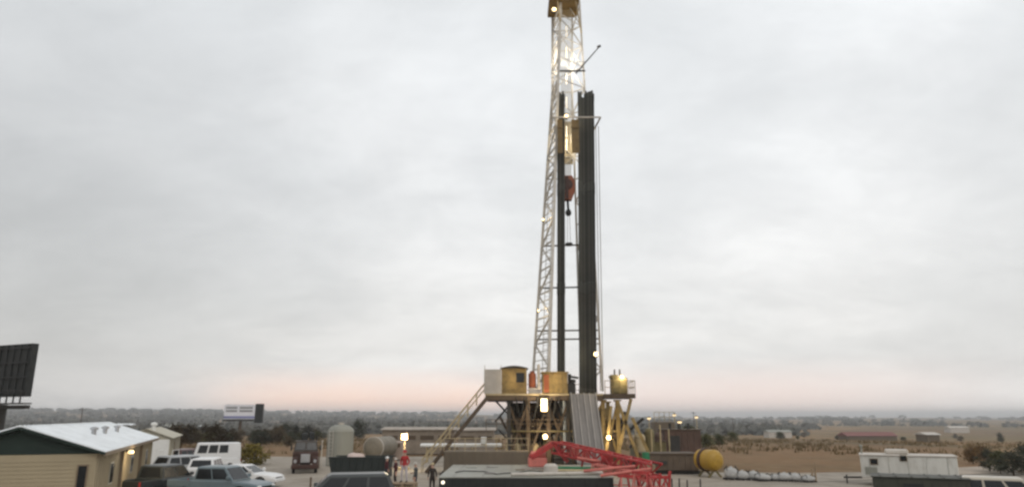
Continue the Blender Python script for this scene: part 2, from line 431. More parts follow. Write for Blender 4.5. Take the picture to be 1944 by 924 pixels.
# gravel pad of the drilling site, ragged outline
padm = mat('gravel_pad', (0.32, 0.285, 0.24), 0.95, 0, 0.13, 0.18, bump=0.5, bscale=7, dirt=0.85, dirtcol=(0.19, 0.16, 0.125), spec=0.1)
pts = []
for k in range(320):
    a = 2 * math.pi * k / 320
    cx_, cy_ = math.cos(a), math.sin(a)
    ex, ey = 52, 50
    rr = (abs(cx_ / ex) ** 5 + abs(cy_ / ey) ** 5) ** (-1 / 5)
    rr += mn.noise(Vector((cx_ * 4, cy_ * 4, 1))) * 3 + mn.noise(Vector((cx_ * 14, cy_ * 14, 5))) * 1.2
    x_, y_ = -1 + cx_ * rr, 46 + cy_ * rr
    ylim = 88 - 24.5 * smooth(8, 15, x_) + 2.0 * mn.noise(Vector((x_ / 7, 3, 3)))
    pts.append((x_, min(y_, ylim), 0.004))
pd = MB(); pd.add(pts + [(-1, 46, 0.004)], [(k, (k + 1) % 320, 320) for k in range(320)])
tag(pd.build('gravel_pad', padm, rec=False), kind='structure')
# dirt road leaving the pad on the right
rd = MB(); L1, L2 = [], []
for k in range(40):
    t = k / 39; x = 30 + 220 * t; y = 60 + 62 * t + 10 * math.sin(t * 5)
    L1.append((x, y - 3, terrain(x, y - 3) + 0.05)); L2.append((x, y + 3, terrain(x, y + 3) + 0.05))
rd.add(L1 + L2, [(k, k + 1, k + 41, k + 40) for k in range(39)])
tag(rd.build('dirt_road', mat('dirt_road', (0.36, 0.30, 0.24), 0.95, 0, 0.15, 0.2, dirt=0.5, dirtcol=(0.25, 0.2, 0.15)), rec=False), kind='structure')

# ------------------------------------------------------------------ drilling rig
YF, YB = 62.0, 69.5                      # front and back of the substructure
ZF = 6.5                                 # drill floor
rig = thing('drilling_rig', 'tall drilling rig with a pale lattice mast, mustard drill floor and long access stair', 'drilling rig', XZ(1070, 65, 0))
X0, X1, X2 = XZ(921, YF, ZF).x, XZ(1146, YF, ZF).x, XZ(1199, YF, ZF).x
# base skids and substructure
for yy in (YF + 0.6, YB - 0.6):
    b = MB(); b.beam((X0 + 2.0, yy, 0.35), (X2 + 1.2, yy, 0.35), 0.45, 0.7); b.build('base_beam', M['brown'], rig)
cols = [XZ(p, YF, 3).x for p in (966, 1003, 1042, 1080)] + [XZ(p, YF, 3).x for p in (1148, 1176)]
for i, x in enumerate(cols):
    for yy in (YF + 0.6, YB - 0.6):
        b = MB()
        b.beam((x, yy, 0.7), (x, yy, ZF - 0.5), 0.34, 0.34, up=(0, 1, 0))
        b.box(x - 0.3, x + 0.3, yy - 0.3, yy + 0.3, 0.7, 0.85); b.box(x - 0.3, x + 0.3, yy - 0.3, yy + 0.3, ZF - 0.62, ZF - 0.5)
        b.build('substructure_leg', (M['brown'] if (i + (yy > 65)) % 3 else M['darkst']) if i < 4 else M['gold'], rig)
for i in range(5):
    xa, xb = cols[i], cols[i + 1]
    for yy in (YF + 0.6, YB - 0.6):
        b = MB()
        b.beam((xa, yy, 1.0), (xb, yy + 0.02, ZF - 0.7), 0.17)
        if i % 2 == 0: b.beam((xb, yy + 0.2, 1.0), (xa, yy + 0.2, ZF - 0.7), 0.17)
        b.beam((xa, yy - 0.01, 3.4), (xb, yy - 0.01, 3.4), 0.16)
        b.build('diagonal_brace', M['brown'] if i < 3 else M['gold'], rig)
for p0, p1 in (((936, 755), (978, 800)), ((978, 755), (940, 800))):
    b = MB(); b.beam(P(*p0, YF + 1.0), P(*p1, YF + 1.2), 0.15); b.build('floor_brace', M['darkst'], rig)
for p0, p1 in (((1198, 756), (1172, 866)), ((1172, 760), (1212, 868)), ((1200, 792), (1236, 868)), ((1160, 770), (1150, 868))):
    b = MB(); b.beam(P(*p0, YF - 0.3), P(*p1, YF - 0.3), 0.24); b.build('side_strut', M['gold'], rig)
# floor
b = MB(); b.box(X0, X1, YF, YB, ZF - 0.14, ZF); b.build('drill_floor', M['tan'], rig)
b = MB()
for yy in (YF + 0.12, YF + 2.6, YF + 5, YB - 0.12): b.beam((X0, yy, ZF - 0.34), (X1, yy, ZF - 0.34), 0.16, 0.40)
for k in range(7):
    x = X0 + 0.3 + (X1 - X0 - 0.6) * k / 6; b.beam((x, YF + 0.2, ZF - 0.33), (x, YB - 0.2, ZF - 0.33), 0.12, 0.34)
b.build('floor_framing', M['brown'], rig)
b = MB(); b.box(X1 + 0.02, X2 + 0.3, YF - 0.2, YF + 3.2, ZF - 0.16, ZF - 0.02)
for yy in (YF - 0.1, YF + 3.1): b.beam((X1 + 0.05, yy, ZF - 0.28), (X2 + 0.3, yy, ZF - 0.28), 0.12, 0.22)
b.build('side_platform', M['brown'], rig)
# windwalls and doghouse on the floor
def xat(px, y=YF, z=7.5): return XZ(px, y, z).x
b = MB(); xa, xb = xat(920), xat(951)
b.box(xa, xb, YF + 0.02, YF + 0.07, ZF, ZF + 2.05)
for k in range(7):
    x = xa + (xb - xa) * k / 6; b.box(x - 0.03, x + 0.03, YF - 0.05, YF + 0.018, ZF, ZF + 2.05 + (0.35 if k in (0, 6) else 0))
b.build('windwall', M['palep'], rig)
b = MB(); b.box(xa, xa + 0.05, YF + 0.1, YF + 4.0, ZF, ZF + 2.05)
for k in range(6): b.box(xa - 0.06, xa - 0.002, YF + 0.2 + k * 0.7, YF + 0.26 + k * 0.7, ZF, ZF + 2.05)
b.build('windwall', M['palep'], rig)
xa, xb = xat(952), xat(1000); dh = MB()
dh.box(xa, xb, YF + 0.12, YF + 2.6, ZF, ZF + 2.15)
for k in range(10):
    x = xa + 0.08 + (xb - xa - 0.16) * k / 9; dh.box(x - 0.035, x + 0.035, YF + 0.05, YF + 0.118, ZF + 0.05, ZF + 2.1)
dhouse = dh.build('doghouse', M['gold'], rig)
b = MB(); n = 8; xm = (xa + xb) / 2; wv = (xb - xa) / 2 + 0.14
arc = [(xm - wv + 2 * wv * k / n, YF - 0.06, ZF + 2.16 + 0.20 * math.sin(math.pi * k / n)) for k in range(n + 1)]
b.prism(arc + [(p[0], p[1], ZF + 2.152) for p in arc[::-1]][1:-1] if False else arc + [(xm + wv, YF - 0.06, ZF + 2.153), (xm - wv, YF - 0.06, ZF + 2.153)], (0, 2.85, 0))
b.build('roof', M['darkst'], dhouse)
b = MB(); b.box(xa + 1.25, xa + 1.95, YF + 0.03, YF + 0.045, ZF + 0.95, ZF + 1.75, 0); b.build('window', M['glass'], dhouse)
# machinery between the doghouse and the second cabin
b = MB()
b.tube((xat(1011), YF + 0.9, ZF), (xat(1011), YF + 0.9, ZF + 1.75), 0.33, n=16); b.tube((xat(1011), YF + 0.9, ZF + 1.75), (xat(1011), YF + 0.9, ZF + 1.95), 0.2, n=16)
b.build('air_tank', M['orange'], rig)
b = MB(); b.tube((xat(1023), YF + 0.5, ZF), (xat(1023), YF + 0.5, ZF + 2.5), 0.13); b.box(xat(1004), xat(1027), YF + 0.45, YF + 0.5, ZF, ZF + 0.5); b.build('standpipe', M['palep'], rig)
xa, xb = xat(1030), xat(1078)
b = MB(); b.box(xa, xb, YF + 0.1, YF + 2.2, ZF, ZF + 1.75, 0.03)
for k in range(6):
    x = xa + 0.1 + (xb - xa - 0.2) * k / 5; b.box(x - 0.04, x + 0.04, YF + 0.03, YF + 0.098, ZF + 0.05, ZF + 1.7)
b.box(xa - 0.1, xb + 0.1, YF + 0.0, YF + 2.3, ZF + 1.753, ZF + 1.85)
cab = b.build('driller_cabin', M['gold'], rig)
b = MB(); b.box(xa + 0.12, xa + 0.55, YF + 0.01, YF + 0.028, ZF + 0.1, ZF + 1.6); b.build('door', M['orange'], cab)
b = MB(); xk = xat(1086)
b.box(xk - 0.4, xk + 0.35, YF + 0.5, YF + 1.6, ZF, ZF + 0.9, 0.06); b.tube((xk - 0.15, YF + 0.8, ZF + 0.9), (xk - 0.15, YF + 0.8, ZF + 1.7), 0.14)
b.tube((xk - 0.2, YF + 0.8, ZF + 1.5), (xk + 0.6, YF + 0.6, ZF + 1.35), 0.1); b.lathe([(0.05, 0), (0.26, 0.05), (0.26, 0.3), (0.05, 0.36)], (xk + 0.12, YF + 0.7, ZF + 0.9))
b.build('iron_roughneck', M['darkst'], rig)
# guard rails along the floor edge and the side platform
def rail(p, q, posts, name='guard_rail', m='gold', h=1.1):
    b = MB(); p, q = Vector(p), Vector(q)
    for t in (0.55, h): b.tube(p + Vector((0, 0, t)), q + Vector((0, 0, t)), 0.03, n=6)
    for k in range(posts): e = p.lerp(q, k / (posts - 1)); b.tube(e, e + Vector((0, 0, h)), 0.03, n=6)
    return b.build(name, M[m], rig)
rail((X1 + 0.1, YF - 0.15, ZF - 0.02), (X2 + 0.28, YF - 0.15, ZF - 0.02), 5)
rail((X2 + 0.28, YF - 0.15, ZF - 0.02), (X2 + 0.28, YF + 3.1, ZF - 0.02), 4)
rail((X0 + 0.05, YB - 0.1, ZF), (X1 - 0.05, YB - 0.1, ZF), 10)
rail((X0 + 0.1, YF + 0.3, 3.45), (cols[3], YF + 0.3, 3.45), 9, m='brown', h=0.9)
b = MB(); b.box(X0 + 2.2, cols[3], YF + 0.3, YF + 1.2, 3.36, 3.44); b.build('mid_walkway', M['olive'], rig)
for k in range(6):
    p_ = Vector((cols[0] + 0.6 + k * .9, YF - 0.06, ZF - 0.3)); b = MB(); pr = p_
    for j in range(1, 9): q_ = p_ + Vector((.22 * j * (.4 + .15 * (k % 3)), -.05, -(1.6 + .3 * (k % 2)) * math.sin(math.pi * j / 8))); b.tube(pr, q_, .045, n=6); pr = q_
    b.build('hose', M['rubber'], rig)
# olive choke house on the right platform
xa, xb = xat(1163), xat(1192)
b = MB(); b.box(xa, xb, YF + 0.2, YF + 1.8, ZF, ZF + 1.35, 0.05); b.box(xa - 0.06, xa + 0.5, YF + 0.1, YF + 1.9, ZF + 1.353, ZF + 1.6); b.box(xa + 0.1, xa + 0.6, YF + 0.15, YF + 0.198, ZF + 0.15, ZF + 1.1)
b.build('control_cabinet', M['olive'], rig)
for x in (xat(1170), xat(1180)):
    b = MB(); b.tube((x, YF + 0.9, ZF + 1.6), (x, YF + 0.9, ZF + 2.1), 0.07); b.build('exhaust_pipe', M['darkst'], rig)
# blow-out preventer and cellar machinery below the floor
bx = xat(1068, 65.5, 3)
b = MB(); b.lathe([(0.45, 0), (0.45, 0.5), (0.7, 0.5), (0.7, 0.75), (0.42, 0.75), (0.42, 1.2), (0.85, 1.2), (0.85, 2.0), (0.45, 2.0), (0.45, 2.4), (0.72, 2.4), (0.72, 3.4), (0.5, 3.75), (0.3, 3.75), (0.3, 5.6)], (bx, 65.5, 0.5), n=20)
for z in (1.9, 2.35): b.tube((bx - 1.3, 65.5, z), (bx + 1.3, 65.5, z), 0.2)
b.build('blowout_preventer', mat('blue_grey_paint', (0.10, 0.12, 0.14), 0.5, 0, 0.2, dirt=0.4), rig)
b = MB(); x = xat(1012, 65, 3)
b.box(x - 1.5, x + 0.9, 64.2, 66.8, 0.7, 2.3, 0.1); b.tube((x - 1.4, 63.9, 3.4), (x + 1.3, 63.9, 3.4), 0.4, n=16); b.box(x - 1.6, x - 0.9, 63.5, 65, 2.3, 4.6, 0.08)
b.build('mud_pump', M['brown'], rig)
b = MB(); x = xat(985, 63, 2)
b.lathe([(0.1, 0), (0.42, 0.05), (0.42, 1.5), (0.2, 1.7)], (x, 63.4, 0.7), n=14); b.lathe([(0.1, 0), (0.42, 0.05), (0.42, 1.5), (0.2, 1.7)], (x + 1.3, 63.2, 0.7), n=14)
b.build('accumulator_bottle', M['tan'], rig)
b = MB(); x = xat(1163, 63, 2); b.box(x - 0.6, x + 0.7, 62.9, 64.6, 0.7, 2.6, 0.08); b.tube((x - 0.5, 62.8, 3.0), (x + 0.8, 62.8, 3.0), 0.22, n=14); b.build('choke_manifold', M['brown'], rig)
b = MB()
for q in range(4):
    x = xat(1000 + q * 22, 63, 4); b.tube((x, 63.6, 0.8), (x + 0.5 * (q % 2), 63.4, ZF - 0.6), 0.1, n=8)
b.build('mud_line', M['darkst'], rig)

rc = random.Random(21)
for k in range(52):
    px = rc.uniform(962, 1096) if k % 3 else rc.uniform(1140, 1200); yy = rc.uniform(YF + 1.2, YB - 1); a_ = Vector((xat(px, yy, 3), yy, rc.uniform(0.8, 3.4))); sx = rc.choice((-1, 1))
    q_ = a_ + Vector((sx * rc.uniform(0.3, 1.8), rc.uniform(-.3, .3), rc.uniform(0.8, 3.0))); q_.z = min(q_.z, ZF - 0.6)
    b = MB()
    if k % 3: b.beam(a_, q_, rc.uniform(.1, .2)); b.build('brace', (M['brown'], M['darkst'], M['olive'], M['tan'])[k % 4], rig)
    else: b.tube(a_, q_, rc.uniform(.07, .16), n=8); b.build('hose', M['darkst'], rig)
for k in range(12):
    px = 966 + k * 10.5; yy = YF + 0.7 + (k % 3) * .5; x = xat(px, yy, 1.5); h_ = rc.uniform(.7, 2.2); b = MB(); wv = rc.uniform(.25, .5)
    b.box(x - wv, x + wv, yy, yy + .7, 0.71, 0.71 + h_, 0.05); b.tube((x - wv * .4, yy + .3, 0.71 + h_), (x - wv * .4, yy + .3, 1.1 + h_), .09, n=8); b.tube((x - wv, yy - .06, .9 + h_ * .4), (x + wv, yy - .06, .9 + h_ * .4), .06, n=8)
    b.build('valve_skid', (M['tan'], M['brown'], M['olive'], M['mud'], M['darkst'])[k % 5], rig)
for px0, px1, z0, z1, yy, mm in ((968, 1094, 3.0, 5.9, 68.9, 'darkst'), (1000, 1030, 3.6, 5.8, 65.0, 'brown'), (972, 1000, .7, 3.6, 67.2, 'brown'), (1006, 1050, .7, 4.9, 67.8, 'darkst'), (1020, 1060, 3.9, 6.0, 66.8, 'brown'), (1076, 1098, .7, 5.8, 66.0, 'darkst'), (1128, 1146, .7, 5.4, 66.4, 'darkst'), (1148, 1172, 2.6, 4.4, 66.0, 'maroon')):
    b = MB(); b.box(xat(px0, yy, 3), xat(px1, yy, 3), yy, yy + 1.2, z0, z1, 0.06)
    for k in range(4): b.tube((xat(px0, yy, 3), yy - 0.12, z0 + 0.3 + k * (z1 - z0 - .5) / 3), (xat(px1, yy, 3), yy - 0.12, z0 + 0.3 + k * (z1 - z0 - .5) / 3), 0.07, n=8)
    b.build('machinery_cabinet', M[mm], rig)
b = MB(); b.tube((xat(1072), YF + 0.8, ZF - 0.6), (xat(1072), YF + 0.8, 0.8), 0.16, n=12); b.tube((xat(1078), YF + 1.2, ZF - 0.6), (xat(1078), YF + 1.2, 0.8), 0.12, n=12); b.build('flow_line', mat('pale_blue_steel', (0.32, 0.36, 0.40), 0.5), rig)
# stair on the left of the floor
T0, T1 = P(921, 752, YF + 0.2), G(797, 893)
T0.z = ZF - 0.1; T1 = Vector((XZ(800, YF + 0.2, 0).x, YF + 0.2, 0.05))
st = bpy.data.objects.new('access_stair', None); COL.objects.link(st); st.parent = rig; ORIG[st.name] = ORIG[rig.name]
for dy in (0, 1.1):
    b = MB(); b.beam(T0 + Vector((0.35, dy, 0)), T1 + Vector((0.35, dy, 0)), 0.07, 0.28); b.build('stringer', M['brown'], st)
    b = MB(); o = Vector((0, dy, 1.05)); b.tube(T0 + o, T1 + o, 0.045, n=6); b.tube(T0 + o * 0.55 + Vector((0, dy * 0.45, 0)), T1 + o * 0.55 + Vector((0, dy * 0.45, 0)), 0.03, n=6)
    for k in range(8): e = T1.lerp(T0, k / 7) + Vector((0, dy, 0)); b.tube(e, e + Vector((0, 0, 1.05)), 0.03, n=6)
    b.build('handrail', M['tan'], st)
b = MB()
for k in range(30): e = T1.lerp(T0, (k + 0.5) / 30); b.box(e.x + 0.2, e.x + 0.5, e.y + 0.04, e.y + 1.06, e.z - 0.02, e.z + 0.03)
b.build('tread', M['brown'], st)
# V-door ramp
rt, rb = Vector((xat(1107, YF, ZF), YF - 0.05, ZF - 0.02)), Vector((XZ(1123, 56.6, 1.2).x, 56.6, 1.10))
b = MB(); wv = 1.0
b.hexa([rb + Vector((-wv, 0, -0.12)), rb + Vector((wv, 0, -0.12)), rt + Vector((wv, 0, -0.12)), rt + Vector((-wv, 0, -0.12))], [rb + Vector((-wv, 0, 0)), rb + Vector((wv, 0, 0)), rt + Vector((wv, 0, 0)), rt + Vector((-wv, 0, 0))])
rp = b.build('v_door_ramp', M['ramp'], rig)
b = MB()
for dxx in (-1.05, -0.5, 0.05, 0.5, 1.05): b.beam(rb + Vector((dxx, -0.05, 0.05)), rt + Vector((dxx, -0.05, 0.05)), 0.09, 0.2 if abs(dxx) > 1 else 0.1)
b.build('skid_rail', mat('worn_rail_steel', (0.30, 0.275, 0.25), 0.5, 0.2), rp)
b = MB(); b.beam(rb + Vector((-1.15, 0.15, 0)), rt + Vector((-1.15, 0.15, 0)), 0.1, 0.35); b.build('ramp_edge', M['darkst'], rp)

# mast : four tapered legs, open towards the ramp
YM0, YM1 = 64.2, 67.4
FL = (P(1041, 742, YM0), P(1065, -12, YM0)); FR = (P(1144, 742, YM0 + 2.2), P(1099, -12, YM0 + 2.2))
BL = (P(1010, 742, YM1), P(1049, 170, YM1), P(1049, -12, YM1)); BR = (P(1104, 742, YM1), P(1086, 170, YM1), P(1086, -12, YM1))
def leg_at(L, z):
    for p, q in zip(L, L[1:]):
        if z <= q.z: return p + (q - p) * ((z - p.z) / (q.z - p.z))
    return L[-1]
ZM0, ZM1 = ZF, FL[1].z
for L in (FL, FR, BL, BR):
    b = MB()
    for p, q in zip(L, L[1:]): b.beam(p, q, 0.25 if L in (FL, BL) else 0.18)
    b.build('mast_leg', M['mast'], rig)
NB = 17
zs = [ZM0 + (ZM1 - ZM0) * (k / NB) for k in range(NB + 1)]
def panel(A, B, name, m, th, cross=True, only=None):
    b = MB()
    for k in range(NB):
        a0, b0, a1, b1 = leg_at(A, zs[k]), leg_at(B, zs[k]), leg_at(A, zs[k + 1]), leg_at(B, zs[k + 1])
        if only and k not in only: continue
        b.beam(a0, b0, th)
        if cross:
            if k % 2: b.beam(a0, b1, th)
            else: b.beam(b0, a1, th)
    b.build(name, M[m], rig)
panel(FL, BL, 'side_lacing', 'mast', 0.13)
b = MB()
for k in range(NB):
    for t in (1 / 3, 2 / 3):
        z = zs[k] + (zs[k + 1] - zs[k]) * t; b.beam(leg_at(FL, z), leg_at(BL, z), 0.07)
b.build('side_girt', M['mast'], rig)
panel(FR, BR, 'side_lacing', 'mast', 0.10)
panel(BL, BR, 'back_lacing', 'mast', 0.09, cross=True, only=range(9, NB))
panel(FL, FR, 'front_lacing', 'mast', 0.08, cross=True, only=range(13, NB))
for py, dz_ in ((535, 0), (620, 0), (637, 0), (452, 0), (135, 0)):
    z = P(1070, py, YM0).z; b = MB(); a_, c_ = (leg_at(FL, z), Vector((leg_at(FR, z).x - .1, YM0, z))) if py < 200 else (leg_at(BL, z), leg_at(FR, z) + Vector((0, 0.3, 0)))
    b.beam(a_, c_, 0.13); b.build('mast_girt', M['darkst'] if py in (135, 535) else M['brown'], rig)
# ladder inside the back face with its cage rungs
b = MB(); la, lb = P(1033, 735, 67.0), P(1056, 20, 67.0)
for s_ in (-0.22, 0.22): b.beam(la + Vector((s_, 0, 0)), lb + Vector((s_, 0, 0)), 0.06)
for k in range(110): e = la.lerp(lb, k / 110); b.beam(e + Vector((-0.22, 0, 0)), e + Vector((0.22, 0, 0)), 0.035)
b.build('ladder', M['palep'], rig)
# racking board
zb = P(1075, 230, YM0).z
b = MB(); xa, xb = XZ(1048, YM0, zb).x, XZ(1138, YM0, zb).x
b.beam((xa, YM0 - 0.9, zb), (xb, YM0 - 0.9, zb), 0.12); b.beam((xa, YM0 - 0.9, zb), (xa, YM1, zb), 0.12); b.beam((xb, YM0 - 0.9, zb), (xb - 0.4, YM1, zb), 0.12)
for t in (0.5, 1.0): b.tube((xa, YM0 - 0.9, zb + t), (xa, YM1, zb + t), 0.03, n=6)
b.beam((xa, YM0 - 0.9, zb), (xa, YM0 - 0.9, zb + 1.0), 0.06)
rbrd = b.build('racking_board', M['palep'], rig)
z0_, z1_ = P(1075, 295, YM0).z, P(1075, 232, YM0).z
b = MB()
for p0, p1 in ((1058, 1068), (1085, 1099)):
    b.box(XZ(p0, YM0, z0_).x, XZ(p1, YM0, z0_).x, YM0 - 0.62, YM0 - 0.55, z0_, z1_)
    b.box(XZ(p0, YM0, z0_).x - 0.03, XZ(p1, YM0, z0_).x + 0.03, YM0 - 0.68, YM0 - 0.625, z1_ - 0.9, z1_ - 0.75)
b.build('belly_panel', mat('dark_gold_panel', (0.16, 0.105, 0.035), 0.6, 0, 0.3, dirt=0.5, dirtcol=(0.05, 0.035, 0.02)), rbrd)
b = MB(); b.box(XZ(1066, YM1, z0_).x, XZ(1088, YM1, z0_).x, YM1 + 0.1, YM1 + 0.15, z0_ + 0.3, z1_ + 1.5); b.build('windwall', M['tan'], rbrd)
# crown
zc = P(1070, 11, YM0 - 0.7).z + 0.75; xa, xb = XZ(1042, YM0, zc).x, XZ(1099, YM0, zc).x
b = MB(); b.box(xa, xb, YM0 - 0.7, YM1 - 0.4, zc, zc + 0.5, 0.05); b.box(xa + 0.3, xb - 0.3, YM0 - 0.3, YM1, zc + 0.5, zc + 1.4, 0.08)
crown_o = b.build('crown_block', mat('brown_gold_paint', (0.20, 0.125, 0.03), 0.6, 0, 0.3, dirt=0.5, dirtcol=(0.07, 0.045, 0.02)), rig)
b = MB()
for k in range(5): b.lathe([(0.2, 0), (0.6, 0.02), (0.55, 0.08), (0.6, 0.14), (0.2, 0.16)], (XZ(1063, YM0, zc).x + k * 0.26, 65.8, zc + 1.4), axis=(1, 0, 0), n=18)
b.build('sheave', M['darkst'], crown_o)
b = MB()
for t in (0.55, 1.1): b.tube((xa, YM0 - 0.65, zc + 0.5 + t), (xb, YM0 - 0.65, zc + 0.5 + t), 0.03, n=6)
for k in range(5): x = xa + (xb - xa) * k / 4; b.tube((x, YM0 - 0.65, zc + 0.5), (x, YM0 - 0.65, zc + 1.6), 0.03, n=6)
b.build('crown_rail', M['gold'], crown_o)
for px in (1058, 1092):
    b = MB(); b.beam((XZ(px, YM0, zc).x, YM0 - 0.4, zc), leg_at(FL if px < 1075 else FR, zc - 2.2) + Vector((0, -0.2, 0)), 0.12); b.build('crown_strut', M['tan'], crown_o)
# slanting light boom high on the mast
b = MB(); p0, p1 = P(1093, 140, YM0 - 0.1), P(1137, 90, YM0 - 1.2)
b.tube(p0, p1, 0.07, 0.05, n=8); b.tube(p1 - Vector((0.15, 0, 0)), p1 + Vector((0.15, 0, 0.15)), 0.13, n=8); b.beam(P(1093, 118, YM0), p0.lerp(p1, 0.45), 0.04)
b.build('gin_pole', M['darkst'], rig)
# service cables at the right leg
b = MB()
for px in (1131, 1136): b.tube(P(px, 240, YM0 - 0.6), P(px + 9, 742, YM0 - 0.6), 0.03, n=6)
b.build('service_cable', M['brown'], rig)
# lamps on the rig (lit in the photograph)
def floodlight(px, py, Y, r=0.2, power=0, m=None, parent=rig):
    p = P(px, py, Y)
    b = MB(); b.lathe([(0.06, -0.12), (r * 1.25, 0.0), (r * 1.3, 0.12), (r * 1.1, 0.14)], p, axis=(0, 1, -0.2), n=14); b.beam(p + Vector((0, 0.1, 0)), p + Vector((0, 0.35, 0.25)), 0.05)
    h = b.build('floodlight', M['darkst'], parent)
    b = MB(); b.lathe([(0.02, -0.15), (r * 0.7, -0.12), (r, -0.04), (r, 0.03), (0.02, 0.05)], p + Vector((0, -0.13, 0)), axis=(0, 1, -0.2), n=14)
    b.build('lens', m or LAMP, h, smooth=True)
    if power: point(p + Vector((0, -0.55, 0)), power)
e = P(1033, 768, YF - 0.35); b = MB(); b.box(e.x - 0.3, e.x + 0.3, e.y, e.y + 0.2, e.z - 0.58, e.z + 0.58, 0.03); hd_ = b.build('floodlight', M['darkst'], rig)
b = MB(); b.box(e.x - 0.25, e.x + 0.25, e.y - 0.02, e.y - 0.002, e.z - 0.52, e.z + 0.52); b.build('lens', LAMP, hd_); point(e + Vector((0, -0.6, 0)), 220)
floodlight(1035, 828, YF - 0.2, 0.22, 160)
floodlight(1155, 830, YF - 0.5, 0.2, 160)
floodlight(1131, 672, YM0 - 0.8, 0.2, 100)
floodlight(1180, 716, YF + 0.5, 0.2, 100)
floodlight(1022, 590, YM0 + 1.4, 0.10, 40)
floodlight(1031, 418, YM0 + 1.4, 0.10, 40)
floodlight(1052, 20, YM0 - 0.9, 0.24, 30)
floodlight(1075, 222, YM0 - 0.4, 0.18, 60)
# strip lamps running up inside the mast
for k, py in enumerate((60, 100, 150, 195, 250, 275)):
    p = P(1076, py, YM1 - 0.3); b = MB(); b.box(p.x - 0.06, p.x + 0.06, p.y - 0.03, p.y + 0.03, p.z - 0.6, p.z + 0.6)
    b.build('strip_lamp', LAMPW, rig)
point(P(1076, 120, YM0 + 1.6), 500, (1, 0.92, 0.78)); point(P(1076, 265, YM0 + 1.6), 250, (1, 0.88, 0.66))
point(Vector((xat(975), YF - 0.8, ZF + 1.3)), 30, (1, 0.75, 0.4)); point(Vector((xat(1055), YF - 0.8, ZF + 1.3)), 30, (1, 0.75, 0.4))  # bare point lights without fixtures, added to warm the cabin fronts
point(Vector((xat(1015), YF + 2.0, 3.6)), 140, (1, 0.75, 0.4))  # another bare point light, added to brighten the space under the floor

# travelling block with its lines, hook and elevator
tb = thing('travelling_block', 'orange travelling block with a black hook hanging inside the mast', 'hoist block', P(1076, 357, 65.4))
pz = lambda px, py: P(px, py, 65.4)
b = MB(); zt, zbm = pz(1076, 335).z, pz(1076, 380).z; xc = pz(1076, 357).x; hw = 0.78
prof = [(-0.5, zt), (0.5, zt), (hw, zt - 0.5), (hw, zbm + 0.9), (0.45, zbm), (-0.45, zbm), (-hw, zbm + 0.9), (-hw, zt - 0.5)]
b.prism([(xc + x, 65.1, z) for x, z in prof], (0, 0.7, 0)); b.build('block_body', M['orange'], tb)
b = MB()
for s_ in (0,): b.lathe([(0.1, 0), (0.5, 0.0), (0.55, 0.06), (0.1, 0.08)], (xc, 65.08, zt - 0.9), axis=(0, -1, 0), n=18)
b.box(xc - 0.12, xc + 0.12, 64.98, 65.09, zbm + 0.1, zt - 0.1); b.build('sheave_cover', M['maroon'], tb)
b = MB(); zh = pz(1080, 410).z; x2 = pz(1079, 400).x
b.tube((xc + 0.05, 65.4, zbm), (x2, 65.4, zh + 0.5), 0.12); b.lathe([(0.08, 0), (0.24, 0.1), (0.3, 0.35), (0.2, 0.6), (0.1, 0.7)], (x2, 65.4, zh), n=14); b.build('hook', M['black'], tb)
b = MB(); ze = pz(1079, 465).z
for s_ in (-0.14, 0.14): b.tube((x2 + s_ * 0.7, 65.4, zh + 0.2), (x2 + s_, 65.4, ze + 0.2), 0.025, n=6)
b.build('elevator_link', M['palep'], tb)
b = MB(); b.lathe([(0.05, 0), (0.34, 0.05), (0.34, 0.28), (0.1, 0.34)], (x2, 65.4, ze - 0.1), n=14); b.build('elevator', M['darkst'], tb)
b = MB()
for k in range(8):
    o = (k - 3.5) * 0.13; b.tube((xc + o * 0.9, 65.3 + 0.1 * (k % 2), zt - 0.2), (XZ(1075, 65.4, zc).x + o * 1.25, 65.5, zc), 0.032, n=6)
b.build('drilling_line', M['rope'], tb)

# racked stands of drill pipe
def stand(x, y, ztop, label, group):
    zt_ = ztop - ZF; prof = [(0.05, 0.004), (0.066, 0.01)]
    for f in (0.0, 0.333, 0.666, 1.0):
        z = zt_ * f; z0 = max(0.02, z - 0.55); prof += [(0.066, z0), (0.088, z0 + 0.05), (0.088, min(zt_, z + 0.45)), (0.066, min(zt_ + 0.01, z + 0.5))]
    o = MB().lathe(prof, (0, 0, 0), n=8).build('drill_pipe_stand', M['pipe']); o.location = (x, y, ZF)
    return tag(o, label, 'drill pipe', group)
def lean(o, top_px, ztop, y):
    p = XZ(top_px, y, ztop); v = p - o.location; o.rotation_euler = (0, math.atan2(v.x, v.z), 0)
ztp = P(1113, 178, 65).z
proto = None
for i in range(13):
    for j in range(5):
        y = 64.55 + j * 0.26; f = i / 12
        xb_ = XZ(1101 + f * 31, y, ZF).x
        z = ztp
        if proto is None:
            o = proto = stand(xb_, y, z, 'dark drill pipe stand racked upright in the wide right hand bundle of the mast', 'drill pipe stands in the wide bundle')
        else:
            o = dup(proto, (xb_, y, ZF))
            o.scale = (1, 1, 1 + random.uniform(-0.012, 0.004) - (0.02 if i in (3, 4) else 0))
        lean(o, 1098 + f * 28.5, z, y)
for i in range(6):
    for j in range(4):
        y = 64.7 + j * 0.26; f = i / 5; xb_ = XZ(1059 + f * 12.5, y, ZF).x
        o = dup(proto, (xb_, y, ZF), label='dark drill pipe stand racked upright in the narrow left hand bundle of the mast', group='drill pipe stands in the narrow bundle')
        o.scale = (1, 1, 1 + random.uniform(-0.012, 0.004)); lean(o, 1059 + f * 12, ztp, y)

